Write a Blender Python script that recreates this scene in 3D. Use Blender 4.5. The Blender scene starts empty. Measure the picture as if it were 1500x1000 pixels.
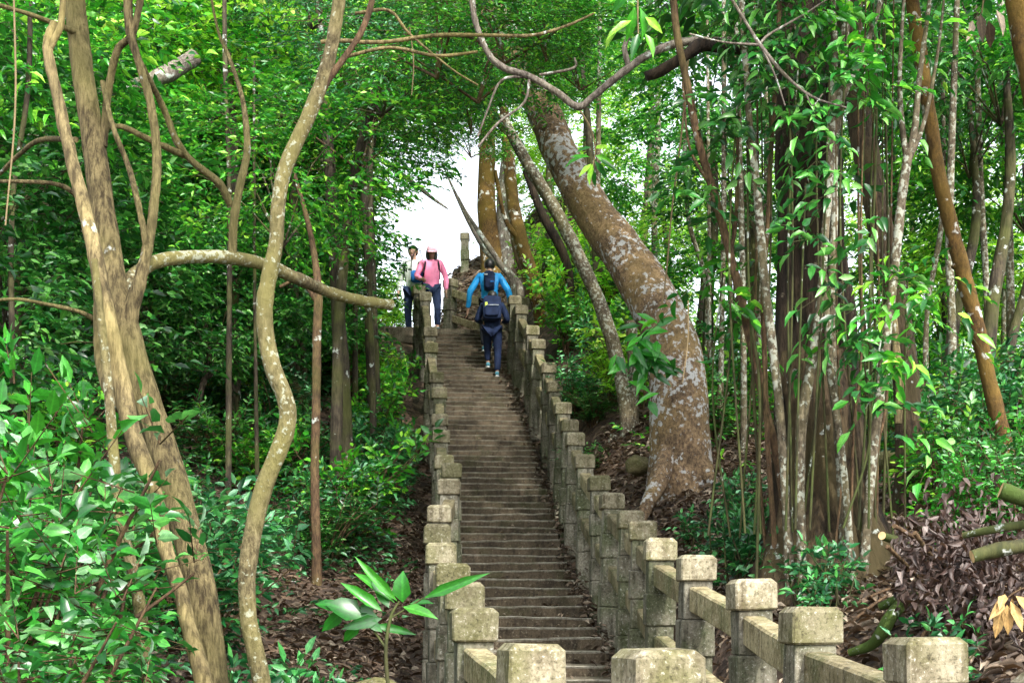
import bpy, math, random
import numpy as np
from mathutils import Vector, Matrix, noise as mnoise

PI = math.pi
R = math.radians
rng = np.random.default_rng(11)
random.seed(11)
sc = bpy.context.scene
col = sc.collection

# ------------------------------------------------------------------ survey frame
FPX, EYE, HOR = 2000.0, 1.6, 900.0
def at(u, v, d):
    return Vector(((u - 750.0) * d / FPX, d, EYE + (HOR - v) * d / FPX))

# ------------------------------------------------------------------ object helpers
def tag(o, label=None, cat=None, group=None, kind=None):
    if label: o['label'] = label
    if cat: o['category'] = cat
    if group: o['group'] = group
    if kind: o['kind'] = kind
    return o

def thing(name, label, cat, loc=(0, 0, 0), rotz=0.0, group=None):
    o = bpy.data.objects.new(name, None)
    o.empty_display_size = 0.2
    col.objects.link(o)
    o.location = loc
    o.rotation_euler = (0, 0, rotz)
    return tag(o, label, cat, group)

class MB:
    """collects chunks of (verts, loop indices, face sizes, material) into one mesh"""
    def __init__(s):
        s.V, s.L, s.S, s.M, s.n, s.A = [], [], [], [], 0, {}
    def add(s, V, L, S, m=0, attr=None):
        V = np.asarray(V, dtype=np.float32).reshape(-1, 3)
        s.V.append(V); s.L.append(np.asarray(L, dtype=np.int32).ravel() + s.n)
        S = np.asarray(S, dtype=np.int32).ravel()
        if attr is not None: s.A[len(s.V) - 1] = attr
        s.S.append(S); s.M.append(np.full(len(S), m, dtype=np.int32)); s.n += len(V)
    def faces(s, V, F, m=0):
        s.add(V, [i for f in F for i in f], [len(f) for f in F], m)
    def mesh(s, name, mats, smooth=True, origin=None):
        me = bpy.data.meshes.new(name)
        V = np.concatenate(s.V); L = np.concatenate(s.L); S = np.concatenate(s.S); M = np.concatenate(s.M)
        if origin is not None: V = V - np.asarray(origin, dtype=np.float32)
        me.vertices.add(len(V)); me.vertices.foreach_set('co', V.ravel())
        me.loops.add(len(L)); me.loops.foreach_set('vertex_index', L)
        me.polygons.add(len(S))
        st = np.concatenate(([0], np.cumsum(S)[:-1])).astype(np.int32)
        me.polygons.foreach_set('loop_start', st)
        me.polygons.foreach_set('loop_total', S)
        me.polygons.foreach_set('material_index', M)
        me.polygons.foreach_set('use_smooth', np.full(len(S), smooth))
        for m in (mats if isinstance(mats, (list, tuple)) else [mats]): me.materials.append(m)
        me.update(calc_edges=True)
        me.validate()
        if s.A:
            at_ = me.attributes.new('leaf_uv', 'FLOAT_VECTOR', 'POINT')
            at_.data.foreach_set('vector', np.concatenate([s.A.get(i, np.zeros((len(v), 3), np.float32)) for i, v in enumerate(s.V)]).astype(np.float32).ravel())
        return me
    def build(s, name, mats, parent=None, smooth=True, origin=None):
        o = bpy.data.objects.new(name, s.mesh(name, mats, smooth, origin))
        col.objects.link(o)
        if parent is not None: o.parent = parent
        return o

def link(name, me, parent=None, loc=(0, 0, 0), rot=(0, 0, 0), scale=(1, 1, 1)):
    o = bpy.data.objects.new(name, me)
    col.objects.link(o)
    if parent is not None: o.parent = parent
    o.location = loc; o.rotation_euler = rot; o.scale = scale
    return o

# ------------------------------------------------------------------ materials
def newmat(name):
    m = bpy.data.materials.new(name); m.use_nodes = True
    nt = m.node_tree; nt.nodes.clear()
    out = nt.nodes.new('ShaderNodeOutputMaterial')
    return m, nt, out

def N(nt, t, **kw):
    n = nt.nodes.new(t)
    for k, v in kw.items():
        if k.startswith('i_'):
            key = k[2:].replace('_', ' ')
            n.inputs[key].default_value = v
        else: setattr(n, k, v)
    return n

def ramp(nt, stops, interp='LINEAR'):
    r = nt.nodes.new('ShaderNodeValToRGB'); e = r.color_ramp; e.interpolation = interp
    while len(e.elements) < len(stops): e.elements.new(0.5)
    for el, (p, c) in zip(e.elements, stops):
        el.position = p; el.color = (*c, 1) if len(c) == 3 else c
    return r

def leaf_mat(name, cols, trans=0.35, tcol=(0.10, 0.30, 0.02), rough=0.42, spec=0.5, var=0.35):
    m, nt, out = newmat(name); lk = nt.links.new
    geo = N(nt, 'ShaderNodeNewGeometry'); oi = N(nt, 'ShaderNodeObjectInfo')
    n = len(cols); r = ramp(nt, [(i / max(1, n - 1), c) for i, c in enumerate(cols)])
    lk(geo.outputs['Random Per Island'], r.inputs[0])
    # broad tonal clumps over the crown
    tc = N(nt, 'ShaderNodeTexCoord')
    nz = N(nt, 'ShaderNodeTexNoise'); nz.inputs['Scale'].default_value = 0.9; nz.inputs['Detail'].default_value = 2
    lk(geo.outputs['Position'], nz.inputs['Vector'])
    mr = N(nt, 'ShaderNodeMapRange'); mr.inputs[1].default_value = 0.3; mr.inputs[2].default_value = 0.7
    mr.inputs[3].default_value = 1 - var; mr.inputs[4].default_value = 1 + var
    lk(nz.outputs['Fac'], mr.inputs[0])
    mo = N(nt, 'ShaderNodeMapRange'); mo.inputs[3].default_value = 0.78; mo.inputs[4].default_value = 1.22
    lk(oi.outputs['Random'], mo.inputs[0])
    mul = N(nt, 'ShaderNodeMath', operation='MULTIPLY'); lk(mr.outputs[0], mul.inputs[0]); lk(mo.outputs[0], mul.inputs[1])
    hs = N(nt, 'ShaderNodeHueSaturation'); lk(r.outputs[0], hs.inputs['Color']); lk(mul.outputs[0], hs.inputs['Value'])
    # midrib, side veins and blotches
    la = N(nt, 'ShaderNodeAttribute', attribute_name='leaf_uv'); sp_ = N(nt, 'ShaderNodeSeparateXYZ'); lk(la.outputs['Vector'], sp_.inputs[0])
    rib = ramp(nt, [(0.0, (1.5, 1.45, 1.35)), (.10, (1.25, 1.22, 1.2)), (.16, (.92, .92, .92)), (1, (1.04, 1.04, 1.04))]); lk(sp_.outputs[1], rib.inputs[0])
    m1_ = N(nt, 'ShaderNodeMath', operation='MULTIPLY_ADD'); lk(sp_.outputs[0], m1_.inputs[0]); m1_.inputs[1].default_value = 52.0
    m2_ = N(nt, 'ShaderNodeMath', operation='MULTIPLY'); lk(sp_.outputs[1], m2_.inputs[0]); m2_.inputs[1].default_value = -13.0; lk(m2_.outputs[0], m1_.inputs[2])
    m3_ = N(nt, 'ShaderNodeMath', operation='SINE'); lk(m1_.outputs[0], m3_.inputs[0])
    vr = ramp(nt, [(.55, (.93, .93, .93)), (.97, (1.12, 1.12, 1.1))]); lk(m3_.outputs[0], vr.inputs[0])
    vm = N(nt, 'ShaderNodeMix', data_type='RGBA', blend_type='MULTIPLY'); vm.inputs[0].default_value = 1; lk(rib.outputs[0], vm.inputs[6]); lk(vr.outputs[0], vm.inputs[7])
    nf = N(nt, 'ShaderNodeTexNoise'); nf.inputs['Scale'].default_value = 45; nf.inputs['Detail'].default_value = 3; lk(geo.outputs['Position'], nf.inputs['Vector'])
    rf = ramp(nt, [(.3, (.68, .70, .68)), (.65, (1.15, 1.12, 1.08))]); lk(nf.outputs['Fac'], rf.inputs[0])
    vf = N(nt, 'ShaderNodeMix', data_type='RGBA', blend_type='MULTIPLY'); vf.inputs[0].default_value = 1; lk(vm.outputs[2], vf.inputs[6]); lk(rf.outputs[0], vf.inputs[7])
    hv = N(nt, 'ShaderNodeMix', data_type='RGBA', blend_type='MULTIPLY'); hv.inputs[0].default_value = 1; lk(hs.outputs[0], hv.inputs[6]); lk(vf.outputs[2], hv.inputs[7])
    p = N(nt, 'ShaderNodeBsdfPrincipled'); lk(hv.outputs[2], p.inputs['Base Color'])
    p.inputs['Roughness'].default_value = rough; p.inputs['Specular IOR Level'].default_value = spec
    if trans > 0:
        t = N(nt, 'ShaderNodeBsdfTranslucent')
        mx = N(nt, 'ShaderNodeMix', data_type='RGBA'); mx.inputs[0].default_value = 0.6
        lk(hv.outputs[2], mx.inputs[6]); mx.inputs[7].default_value = (*tcol, 1); lk(mx.outputs[2], t.inputs['Color'])
        ms = N(nt, 'ShaderNodeMixShader'); ms.inputs[0].default_value = trans
        lk(p.outputs[0], ms.inputs[1]); lk(t.outputs[0], ms.inputs[2]); lk(ms.outputs[0], out.inputs[0])
    else: lk(p.outputs[0], out.inputs[0])
    return m

def bark_mat(name, light, dark, lichen=(0.55, 0.6, 0.55), lich=0.5, moss=(0.10, 0.12, 0.02), mossy=0.3, scale=14, stretch=0.16, bump=0.5, lscale=9.0):
    m, nt, out = newmat(name); lk = nt.links.new
    tc = N(nt, 'ShaderNodeTexCoord')
    mp = N(nt, 'ShaderNodeMapping'); mp.inputs['Scale'].default_value = (1, 1, stretch); lk(tc.outputs['Object'], mp.inputs[0])
    n1 = N(nt, 'ShaderNodeTexNoise'); n1.inputs['Scale'].default_value = scale * 1.8; n1.inputs['Detail'].default_value = 8; n1.inputs['Roughness'].default_value = .72
    lk(mp.outputs[0], n1.inputs['Vector'])
    r0 = ramp(nt, [(.40, dark), (.5, tuple((a + b) / 2 for a, b in zip(light, dark))), (.60, light)]); lk(n1.outputs['Fac'], r0.inputs[0])
    nb = N(nt, 'ShaderNodeTexNoise'); nb.inputs['Scale'].default_value = 3.2; nb.inputs['Detail'].default_value = 7; nb.inputs['Roughness'].default_value = .7; lk(tc.outputs['Object'], nb.inputs['Vector'])
    rb = ramp(nt, [(.34, (.42, .42, .42)), (.62, (1.12, 1.12, 1.12))]); lk(nb.outputs['Fac'], rb.inputs[0])
    r1 = N(nt, 'ShaderNodeMix', data_type='RGBA', blend_type='MULTIPLY'); r1.inputs[0].default_value = 1; lk(r0.outputs[0], r1.inputs[6]); lk(rb.outputs[0], r1.inputs[7])
    # large moss areas
    n2 = N(nt, 'ShaderNodeTexNoise'); n2.inputs['Scale'].default_value = 1.6; n2.inputs['Detail'].default_value = 5; lk(tc.outputs['Object'], n2.inputs['Vector'])
    r2 = ramp(nt, [(.52 - mossy * .2, (0, 0, 0)), (.68 - mossy * .2, (1, 1, 1))]); lk(n2.outputs['Fac'], r2.inputs[0])
    f2 = N(nt, 'ShaderNodeMath', operation='MULTIPLY'); f2.inputs[1].default_value = min(1, mossy * 1.6); lk(r2.outputs[0], f2.inputs[0])
    m1 = N(nt, 'ShaderNodeMix', data_type='RGBA'); lk(f2.outputs[0], m1.inputs[0]); lk(r1.outputs[2], m1.inputs[6]); m1.inputs[7].default_value = (*moss, 1)
    # lichen blotches
    n3 = N(nt, 'ShaderNodeTexNoise'); n3.inputs['Scale'].default_value = lscale; n3.inputs['Detail'].default_value = 4; n3.inputs['Roughness'].default_value = .6
    lk(tc.outputs['Object'], n3.inputs['Vector'])
    n4 = N(nt, 'ShaderNodeTexNoise'); n4.inputs['Scale'].default_value = 1.3; lk(tc.outputs['Object'], n4.inputs['Vector'])
    ad = N(nt, 'ShaderNodeMath', operation='MULTIPLY_ADD'); lk(n4.outputs['Fac'], ad.inputs[0]); ad.inputs[1].default_value = .5; lk(n3.outputs['Fac'], ad.inputs[2])
    th = .98 - lich * .28
    r3 = ramp(nt, [(th - .025, (0, 0, 0)), (th + .03, (1, 1, 1))]); lk(ad.outputs[0], r3.inputs[0])
    f3 = N(nt, 'ShaderNodeMath', operation='MULTIPLY'); f3.inputs[1].default_value = .85; lk(r3.outputs[0], f3.inputs[0])
    m2 = N(nt, 'ShaderNodeMix', data_type='RGBA'); lk(f3.outputs[0], m2.inputs[0]); lk(m1.outputs[2], m2.inputs[6]); m2.inputs[7].default_value = (*lichen, 1)
    p = N(nt, 'ShaderNodeBsdfPrincipled'); lk(m2.outputs[2], p.inputs['Base Color']); p.inputs['Roughness'].default_value = .85
    p.inputs['Specular IOR Level'].default_value = .25
    b = N(nt, 'ShaderNodeBump'); b.inputs['Strength'].default_value = bump; b.inputs['Distance'].default_value = .06; lk(n1.outputs['Fac'], b.inputs['Height'])
    lk(b.outputs[0], p.inputs['Normal']); lk(p.outputs[0], out.inputs[0])
    return m

def stone_mat(name, a, b, stain, moss, pale, mossamt=.5, wear=0.5, sc_=5.0, posvar=True):
    m, nt, out = newmat(name); lk = nt.links.new
    geo = N(nt, 'ShaderNodeNewGeometry'); oi = N(nt, 'ShaderNodeObjectInfo')
    n1 = N(nt, 'ShaderNodeTexNoise'); n1.inputs['Scale'].default_value = sc_; n1.inputs['Detail'].default_value = 8; n1.inputs['Roughness'].default_value = .7
    lk(geo.outputs['Position'], n1.inputs['Vector'])
    r1 = ramp(nt, [(.38, a), (.58, b)]); lk(n1.outputs['Fac'], r1.inputs[0])
    # drips: noise squeezed sideways
    mp = N(nt, 'ShaderNodeMapping'); mp.inputs['Scale'].default_value = (22, 22, 2.2); lk(geo.outputs['Position'], mp.inputs[0])
    n2 = N(nt, 'ShaderNodeTexNoise'); n2.inputs['Scale'].default_value = 1.0; n2.inputs['Detail'].default_value = 5; lk(mp.outputs[0], n2.inputs['Vector'])
    r2 = ramp(nt, [(.50, (0, 0, 0)), (.68, (1, 1, 1))]); lk(n2.outputs['Fac'], r2.inputs[0])
    f2 = N(nt, 'ShaderNodeMath', operation='MULTIPLY'); f2.inputs[1].default_value = wear; lk(r2.outputs[0], f2.inputs[0])
    m1 = N(nt, 'ShaderNodeMix', data_type='RGBA'); lk(f2.outputs[0], m1.inputs[0]); lk(r1.outputs[0], m1.inputs[6]); m1.inputs[7].default_value = (*stain, 1)
    n3 = N(nt, 'ShaderNodeTexNoise'); n3.inputs['Scale'].default_value = 2.3; n3.inputs['Detail'].default_value = 6; n3.inputs['Roughness'].default_value = .65
    lk(geo.outputs['Position'], n3.inputs['Vector'])
    r3 = ramp(nt, [(.60 - mossamt * .2, (0, 0, 0)), (.74 - mossamt * .2, (1, 1, 1))]); lk(n3.outputs['Fac'], r3.inputs[0])
    f3 = N(nt, 'ShaderNodeMath', operation='MULTIPLY'); f3.inputs[1].default_value = .65; lk(r3.outputs[0], f3.inputs[0])
    m2 = N(nt, 'ShaderNodeMix', data_type='RGBA'); lk(f3.outputs[0], m2.inputs[0]); lk(m1.outputs[2], m2.inputs[6]); m2.inputs[7].default_value = (*moss, 1)
    n4 = N(nt, 'ShaderNodeTexNoise'); n4.inputs['Scale'].default_value = 44; n4.inputs['Detail'].default_value = 7; n4.inputs['Roughness'].default_value = .78
    lk(geo.outputs['Position'], n4.inputs['Vector'])
    r4 = ramp(nt, [(.575, (0, 0, 0)), (.63, (1, 1, 1))]); lk(n4.outputs['Fac'], r4.inputs[0])
    f4 = N(nt, 'ShaderNodeMath', operation='MULTIPLY'); f4.inputs[1].default_value = .75; lk(r4.outputs[0], f4.inputs[0])
    m3 = N(nt, 'ShaderNodeMix', data_type='RGBA'); lk(f4.outputs[0], m3.inputs[0]); lk(m2.outputs[2], m3.inputs[6]); m3.inputs[7].default_value = (*pale, 1)
    # dark pits
    r5 = ramp(nt, [(.36, (.16, .15, .12)), (.49, (1, 1, 1))]); lk(n4.outputs['Fac'], r5.inputs[0])
    m4 = N(nt, 'ShaderNodeMix', data_type='RGBA', blend_type='MULTIPLY'); m4.inputs[0].default_value = .8; lk(m3.outputs[2], m4.inputs[6]); lk(r5.outputs[0], m4.inputs[7])
    mo = N(nt, 'ShaderNodeMapRange'); mo.inputs[3].default_value = .68; mo.inputs[4].default_value = 1.2; lk(oi.outputs['Random'], mo.inputs[0])
    hs = N(nt, 'ShaderNodeHueSaturation'); lk(m4.outputs[2], hs.inputs['Color']); lk(mo.outputs[0], hs.inputs['Value'])
    p = N(nt, 'ShaderNodeBsdfPrincipled'); lk(hs.outputs[0], p.inputs['Base Color']); p.inputs['Roughness'].default_value = .88
    p.inputs['Specular IOR Level'].default_value = .25
    bp = N(nt, 'ShaderNodeBump'); bp.inputs['Strength'].default_value = .55; bp.inputs['Distance'].default_value = .012; lk(n4.outputs['Fac'], bp.inputs['Height'])
    lk(bp.outputs[0], p.inputs['Normal']); lk(p.outputs[0], out.inputs[0])
    return m

def plain_mat(name, c, rough=.7, spec=.3, var=.15, scale=30):
    m, nt, out = newmat(name); lk = nt.links.new
    tc = N(nt, 'ShaderNodeTexCoord')
    n1 = N(nt, 'ShaderNodeTexNoise'); n1.inputs['Scale'].default_value = scale; n1.inputs['Detail'].default_value = 4; lk(tc.outputs['Object'], n1.inputs['Vector'])
    r1 = ramp(nt, [(.3, tuple(x * (1 - var) for x in c)), (.7, tuple(min(1, x * (1 + var)) for x in c))]); lk(n1.outputs['Fac'], r1.inputs[0])
    p = N(nt, 'ShaderNodeBsdfPrincipled'); lk(r1.outputs[0], p.inputs['Base Color']); p.inputs['Roughness'].default_value = rough
    p.inputs['Specular IOR Level'].default_value = spec
    b = N(nt, 'ShaderNodeBump'); b.inputs['Strength'].default_value = .2; b.inputs['Distance'].default_value = .01; lk(n1.outputs['Fac'], b.inputs['Height']); lk(b.outputs[0], p.inputs['Normal'])
    lk(p.outputs[0], out.inputs[0])
    return m

def litter_mat(name, cols, rough=.7):
    return leaf_mat(name, cols, trans=.12, tcol=(.25, .12, .04), rough=rough, spec=.3, var=.2)

def ground_mat():
    m, nt, out = newmat('forest_floor'); lk = nt.links.new
    geo = N(nt, 'ShaderNodeNewGeometry')
    v = N(nt, 'ShaderNodeTexVoronoi'); v.inputs['Scale'].default_value = 14; v.inputs['Randomness'].default_value = 1
    nz = N(nt, 'ShaderNodeTexNoise'); nz.inputs['Scale'].default_value = 5; nz.inputs['Detail'].default_value = 3; lk(geo.outputs['Position'], nz.inputs['Vector'])
    mx = N(nt, 'ShaderNodeMix', data_type='VECTOR'); mx.inputs[0].default_value = .25; lk(geo.outputs['Position'], mx.inputs[4]); lk(nz.outputs['Color'], mx.inputs[5]); lk(mx.outputs[1], v.inputs['Vector'])
    r = ramp(nt, [(0, (.035, .022, .016)), (.4, (.075, .048, .033)), (.75, (.13, .085, .055)), (1, (.21, .15, .10))])
    sx = N(nt, 'ShaderNodeSeparateColor'); lk(v.outputs['Color'], sx.inputs[0]); lk(sx.outputs[0], r.inputs[0])
    n2 = N(nt, 'ShaderNodeTexNoise'); n2.inputs['Scale'].default_value = .7; n2.inputs['Detail'].default_value = 6; lk(geo.outputs['Position'], n2.inputs['Vector'])
    r2 = ramp(nt, [(.35, (.45, .45, .45)), (.65, (1.1, 1.05, 1))]); lk(n2.outputs['Fac'], r2.inputs[0])
    m4 = N(nt, 'ShaderNodeMix', data_type='RGBA', blend_type='MULTIPLY'); m4.inputs[0].default_value = 1; lk(r.outputs[0], m4.inputs[6]); lk(r2.outputs[0], m4.inputs[7])
    p = N(nt, 'ShaderNodeBsdfPrincipled'); lk(m4.outputs[2], p.inputs['Base Color']); p.inputs['Roughness'].default_value = .9
    b = N(nt, 'ShaderNodeBump'); b.inputs['Strength'].default_value = .8; b.inputs['Distance'].default_value = .03; lk(v.outputs['Distance'], b.inputs['Height']); lk(b.outputs[0], p.inputs['Normal'])
    lk(p.outputs[0], out.inputs[0])
    return m

G_EMER = [(.004, .058, .008), (.010, .125, .013), (.028, .25, .018), (.070, .40, .022), (.16, .58, .030), (.42, .80, .07)]  # wide dark-to-bright spread puts light-and-shade contrast into the leaf colour
G_DARK = [(.003, .038, .009), (.007, .080, .014), (.016, .14, .020), (.036, .22, .026), (.09, .36, .036), (.20, .46, .12)]  # understory shade put into these greens; pale last stop paints a sky tint
G_TEAL = [(.003, .036, .013), (.007, .076, .022), (.014, .125, .032), (.030, .20, .042), (.07, .30, .06), (.15, .38, .22)]  # dark like shaded undergrowth; bluish last stop paints sky reflection on some leaves
G_SUNLIT = [(.03, .18, .015), (.09, .40, .025), (.22, .62, .035), (.42, .78, .05), (.75, .88, .20)]  # sunlight put into the colour of the background leaves
M = {}
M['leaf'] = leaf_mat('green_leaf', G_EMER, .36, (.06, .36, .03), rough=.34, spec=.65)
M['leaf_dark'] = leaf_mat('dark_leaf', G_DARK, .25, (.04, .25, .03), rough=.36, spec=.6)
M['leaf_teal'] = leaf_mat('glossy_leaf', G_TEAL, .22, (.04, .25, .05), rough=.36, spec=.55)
M['leaf_lime'] = leaf_mat('sunny_leaf', G_SUNLIT, .5, (.38, .75, .04), rough=.32, spec=.6)
M['leaf_big'] = leaf_mat('broad_leaf', [(.008, .09, .012), (.018, .18, .018), (.04, .30, .025), (.08, .42, .035)], .3, (.08, .42, .02), rough=.34, spec=.65)
M['leaf_grey'] = leaf_mat('pale_glossy_leaf', [(.005, .055, .010), (.011, .11, .016), (.025, .20, .024), (.06, .30, .034), (.10, .34, .07), (.24, .40, .26)], .22, (.05, .3, .05), rough=.34, spec=.6)  # pale last stops paint a whitish sky sheen on some leaves
M['bark_tan'] = bark_mat('tan_fissured_bark', (.33, .265, .125), (.075, .055, .026), lich=.08, moss=(.17, .155, .05), mossy=.4, scale=26, stretch=.2, bump=.9)
M['bark_liana'] = bark_mat('pale_liana_bark', (.34, .27, .13), (.09, .068, .032), lich=.12, moss=(.2, .17, .05), mossy=.3, scale=22, stretch=.15)
M['bark_olive'] = bark_mat('olive_smooth_bark', (.27, .225, .115), (.085, .066, .03), lichen=(.36, .38, .28), lich=.42, moss=(.17, .155, .05), mossy=.5, scale=26, stretch=.45, bump=.6, lscale=34)
M['bark_lichen'] = bark_mat('lichen_spotted_bark', (.28, .19, .105), (.085, .055, .034), lichen=(.42, .43, .42), lich=.60, moss=(.20, .14, .045), mossy=.28, scale=18, stretch=.7, bump=.6, lscale=15)
M['bark_dark'] = bark_mat('dark_wet_bark', (.060, .040, .026), (.012, .009, .007), lichen=(.2, .17, .12), lich=.15, moss=(.045, .032, .013), mossy=.3, scale=16, stretch=.1, bump=1.0)
M['bark_root'] = bark_mat('brown_root_bark', (.13, .09, .05), (.036, .025, .015), lich=.2, moss=(.065, .052, .02), mossy=.5, scale=14, stretch=.12, bump=.9)
M['bark_white'] = bark_mat('whitish_stem_bark', (.20, .165, .11), (.07, .054, .034), lichen=(.36, .38, .31), lich=.64, moss=(.12, .11, .04), mossy=.3, scale=20, stretch=.5, bump=.4, lscale=24)
M['bark_orange'] = bark_mat('orange_mossy_bark', (.17, .095, .026), (.06, .034, .013), lichen=(.55, .55, .5), lich=.36, moss=(.15, .095, .018), mossy=.5, scale=22, stretch=.5, bump=.5, lscale=8)
M['bark_brown'] = bark_mat('thin_brown_stem', (.17, .105, .055), (.06, .036, .02), lich=.2, mossy=.2, scale=24, stretch=.3)
M['bark_grey'] = bark_mat('grey_branch', (.30, .26, .22), (.11, .085, .07), lich=.4, mossy=.15, scale=20, stretch=.3)
M['bark_green'] = bark_mat('green_cane', (.085, .08, .03), (.03, .03, .014), lich=.15, moss=(.06, .085, .02), mossy=.4, scale=16, stretch=.1, bump=.2)
M['bark_far'] = bark_mat('shaded_trunk', (.095, .075, .05), (.03, .024, .017), lich=.2, mossy=.3, scale=12, stretch=.2)
M['cutwood'] = plain_mat('cut_wood', (.60, .40, .20), .8, .2, .25, 20)
M['moss'] = bark_mat('mossy_log', (.085, .085, .025), (.03, .03, .012), lich=.1, moss=(.05, .085, .014), mossy=.7, scale=20, stretch=.5)
M['post'] = stone_mat('weathered_concrete', (.12, .108, .075), (.27, .25, .19), (.045, .042, .026), (.065, .085, .030), (.50, .50, .44), .75, .8)
M['cap'] = stone_mat('weathered_cap', (.145, .123, .075), (.32, .285, .195), (.06, .045, .022), (.11, .11, .035), (.50, .48, .40), .8, .75)
M['rail'] = stone_mat('weathered_rail', (.17, .14, .07), (.34, .29, .17), (.06, .05, .026), (.09, .105, .036), (.50, .48, .40), .6, .7)
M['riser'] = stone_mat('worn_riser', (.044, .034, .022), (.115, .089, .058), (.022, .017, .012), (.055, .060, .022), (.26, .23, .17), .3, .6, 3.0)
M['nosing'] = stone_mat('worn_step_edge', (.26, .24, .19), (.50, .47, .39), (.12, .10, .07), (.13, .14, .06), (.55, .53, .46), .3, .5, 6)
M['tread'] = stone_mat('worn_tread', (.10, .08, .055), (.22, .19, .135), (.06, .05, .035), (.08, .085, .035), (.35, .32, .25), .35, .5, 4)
M['ground'] = ground_mat()
M['litter'] = litter_mat('fallen_leaf', [(.028, .020, .015), (.060, .043, .031), (.11, .080, .057), (.19, .145, .105), (.40, .34, .27)])
M['litter_dark'] = litter_mat('dried_purple_leaf', [(.022, .014, .012), (.045, .028, .024), (.075, .048, .042), (.12, .085, .075), (.24, .20, .19)], .45)
M['litter_tan'] = litter_mat('dried_tan_leaf', [(.36, .22, .08), (.48, .32, .13)])
M['rock'] = stone_mat('mossy_rock', (.12, .10, .05), (.22, .19, .09), (.05, .042, .026), (.085, .09, .025), (.30, .28, .22), .8, .3)
M['vine'] = plain_mat('thin_vine', (.20, .15, .08), .8, .2)
M['skin'] = plain_mat('skin', (.50, .30, .21), .55, .35, .06)
M['hair'] = plain_mat('black_hair', (.012, .011, .012), .45, .5, .3, 60)
M['navy'] = plain_mat('navy_cloth', (.012, .022, .060), .8, .2, .3, 14)
M['black'] = plain_mat('black_cloth', (.014, .015, .022), .75, .25, .3, 14)
M['blue'] = plain_mat('bright_blue_jacket', (.02, .38, 1.0), .5, .4, .22, 7)
M['pink'] = plain_mat('pink_jacket', (.90, .26, .45), .6, .3, .12, 9)
M['palepink'] = plain_mat('pale_pink_cap', (.85, .50, .62), .7, .2, .08)
M['white'] = plain_mat('pale_shirt', (.72, .76, .74), .7, .25, .06)
M['denim'] = plain_mat('denim', (.02, .035, .085), .8, .2, .25, 18)
M['shoe'] = plain_mat('teal_shoe', (.06, .20, .26), .6, .3, .2)
M['sole'] = plain_mat('pale_sole', (.55, .58, .58), .7, .2, .1)
M['bluebag'] = plain_mat('blue_bag', (.02, .15, .48), .6, .3, .15)
M['tagyel'] = plain_mat('lime_tag', (.45, .55, .08), .5, .3, .1)
M['tagwhite'] = plain_mat('pale_strip', (.6, .65, .7), .5, .3, .1)

# ------------------------------------------------------------------ geometry helpers
def catmull(pts, n):
    """pts: array (k, m) -> smooth array"""
    P = np.asarray(pts, float)
    if len(P) < 3:
        t = np.linspace(0, 1, n + 1)[:, None]; return P[0] * (1 - t) + P[-1] * t
    Q = np.vstack([2 * P[0] - P[1], P, 2 * P[-1] - P[-2]])
    out = []
    for i in range(len(P) - 1):
        p0, p1, p2, p3 = Q[i:i + 4]
        for k in range(n):
            t = k / n
            out.append(.5 * (2 * p1 + (p2 - p0) * t + (2 * p0 - 5 * p1 + 4 * p2 - p3) * t * t + (3 * p1 - p0 - 3 * p2 + p3) * t ** 3))
    out.append(P[-1]); return np.array(out)

def tube(mb, pts, segs=10, n=6, mat=0, rough=.06, freq=3.0, cap_mat=None, smooth=True, flute=0.0, fis=0.0):
    """pts: list of (x,y,z,r) -> tapering, slightly irregular tube with closed ends"""
    A = catmull([(p[0], p[1], p[2], p[3]) for p in pts], n) if smooth else np.array(pts, float)
    C = A[:, :3]; rad = np.maximum(A[:, 3], .0015); k = len(C)
    T = np.gradient(C, axis=0); T /= np.linalg.norm(T, axis=1)[:, None] + 1e-9
    ref = np.array([1., 0, 0]) if abs(T[0][0]) < .8 else np.array([0, 1., 0])
    u = ref - T[0] * ref.dot(T[0]); u /= np.linalg.norm(u)
    V = np.zeros((k, segs, 3)); seed = random.random() * 50
    for i in range(k):
        u = u - T[i] * u.dot(T[i]); u /= np.linalg.norm(u) + 1e-9
        w = np.cross(T[i], u)
        for j in range(segs):
            a = 2 * PI * j / segs
            dv = u * math.cos(a) + w * math.sin(a)
            rr = rad[i]
            if rough:
                q = C[i] + dv * rr
                sf = freq / max(rr, .02) * .12
                rr *= 1 + rough * 2 * mnoise.noise(Vector((q[0] * sf + seed, q[1] * sf, q[2] * sf)))
            if flute: rr *= 1 + flute * math.sin(a * 5 + seed + C[i][2] * .5) * .5 + flute * math.sin(a * 3 - seed) * .5
            if fis:
                n_ = mnoise.noise(Vector((math.cos(a) * 6.5, math.sin(a) * 6.5, C[i][2] * 1.6 + seed))) + .5 * mnoise.noise(Vector((math.cos(a) * 14, math.sin(a) * 14, C[i][2] * 4 + seed)))
                rr *= 1 + fis * (abs(n_) * 2 - .6)
            V[i, j] = C[i] + dv * rr
    idx = np.arange(k * segs).reshape(k, segs)
    a = idx[:-1]; b = np.roll(idx, -1, 1)[:-1]; c = np.roll(idx, -1, 1)[1:]; d = idx[1:]
    F = np.stack([a, b, c, d], -1).reshape(-1)
    mb.add(V, F, np.full((k - 1) * segs, 4), mat)
    cm = mat if cap_mat is None else cap_mat
    for ring, rev in ((V[0], True), (V[-1], False)):
        idl = list(range(segs)); mb.faces(ring + (T[-1] * .001 if not rev else -T[0] * .001), [idl[::-1] if rev else idl], cm)

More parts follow.
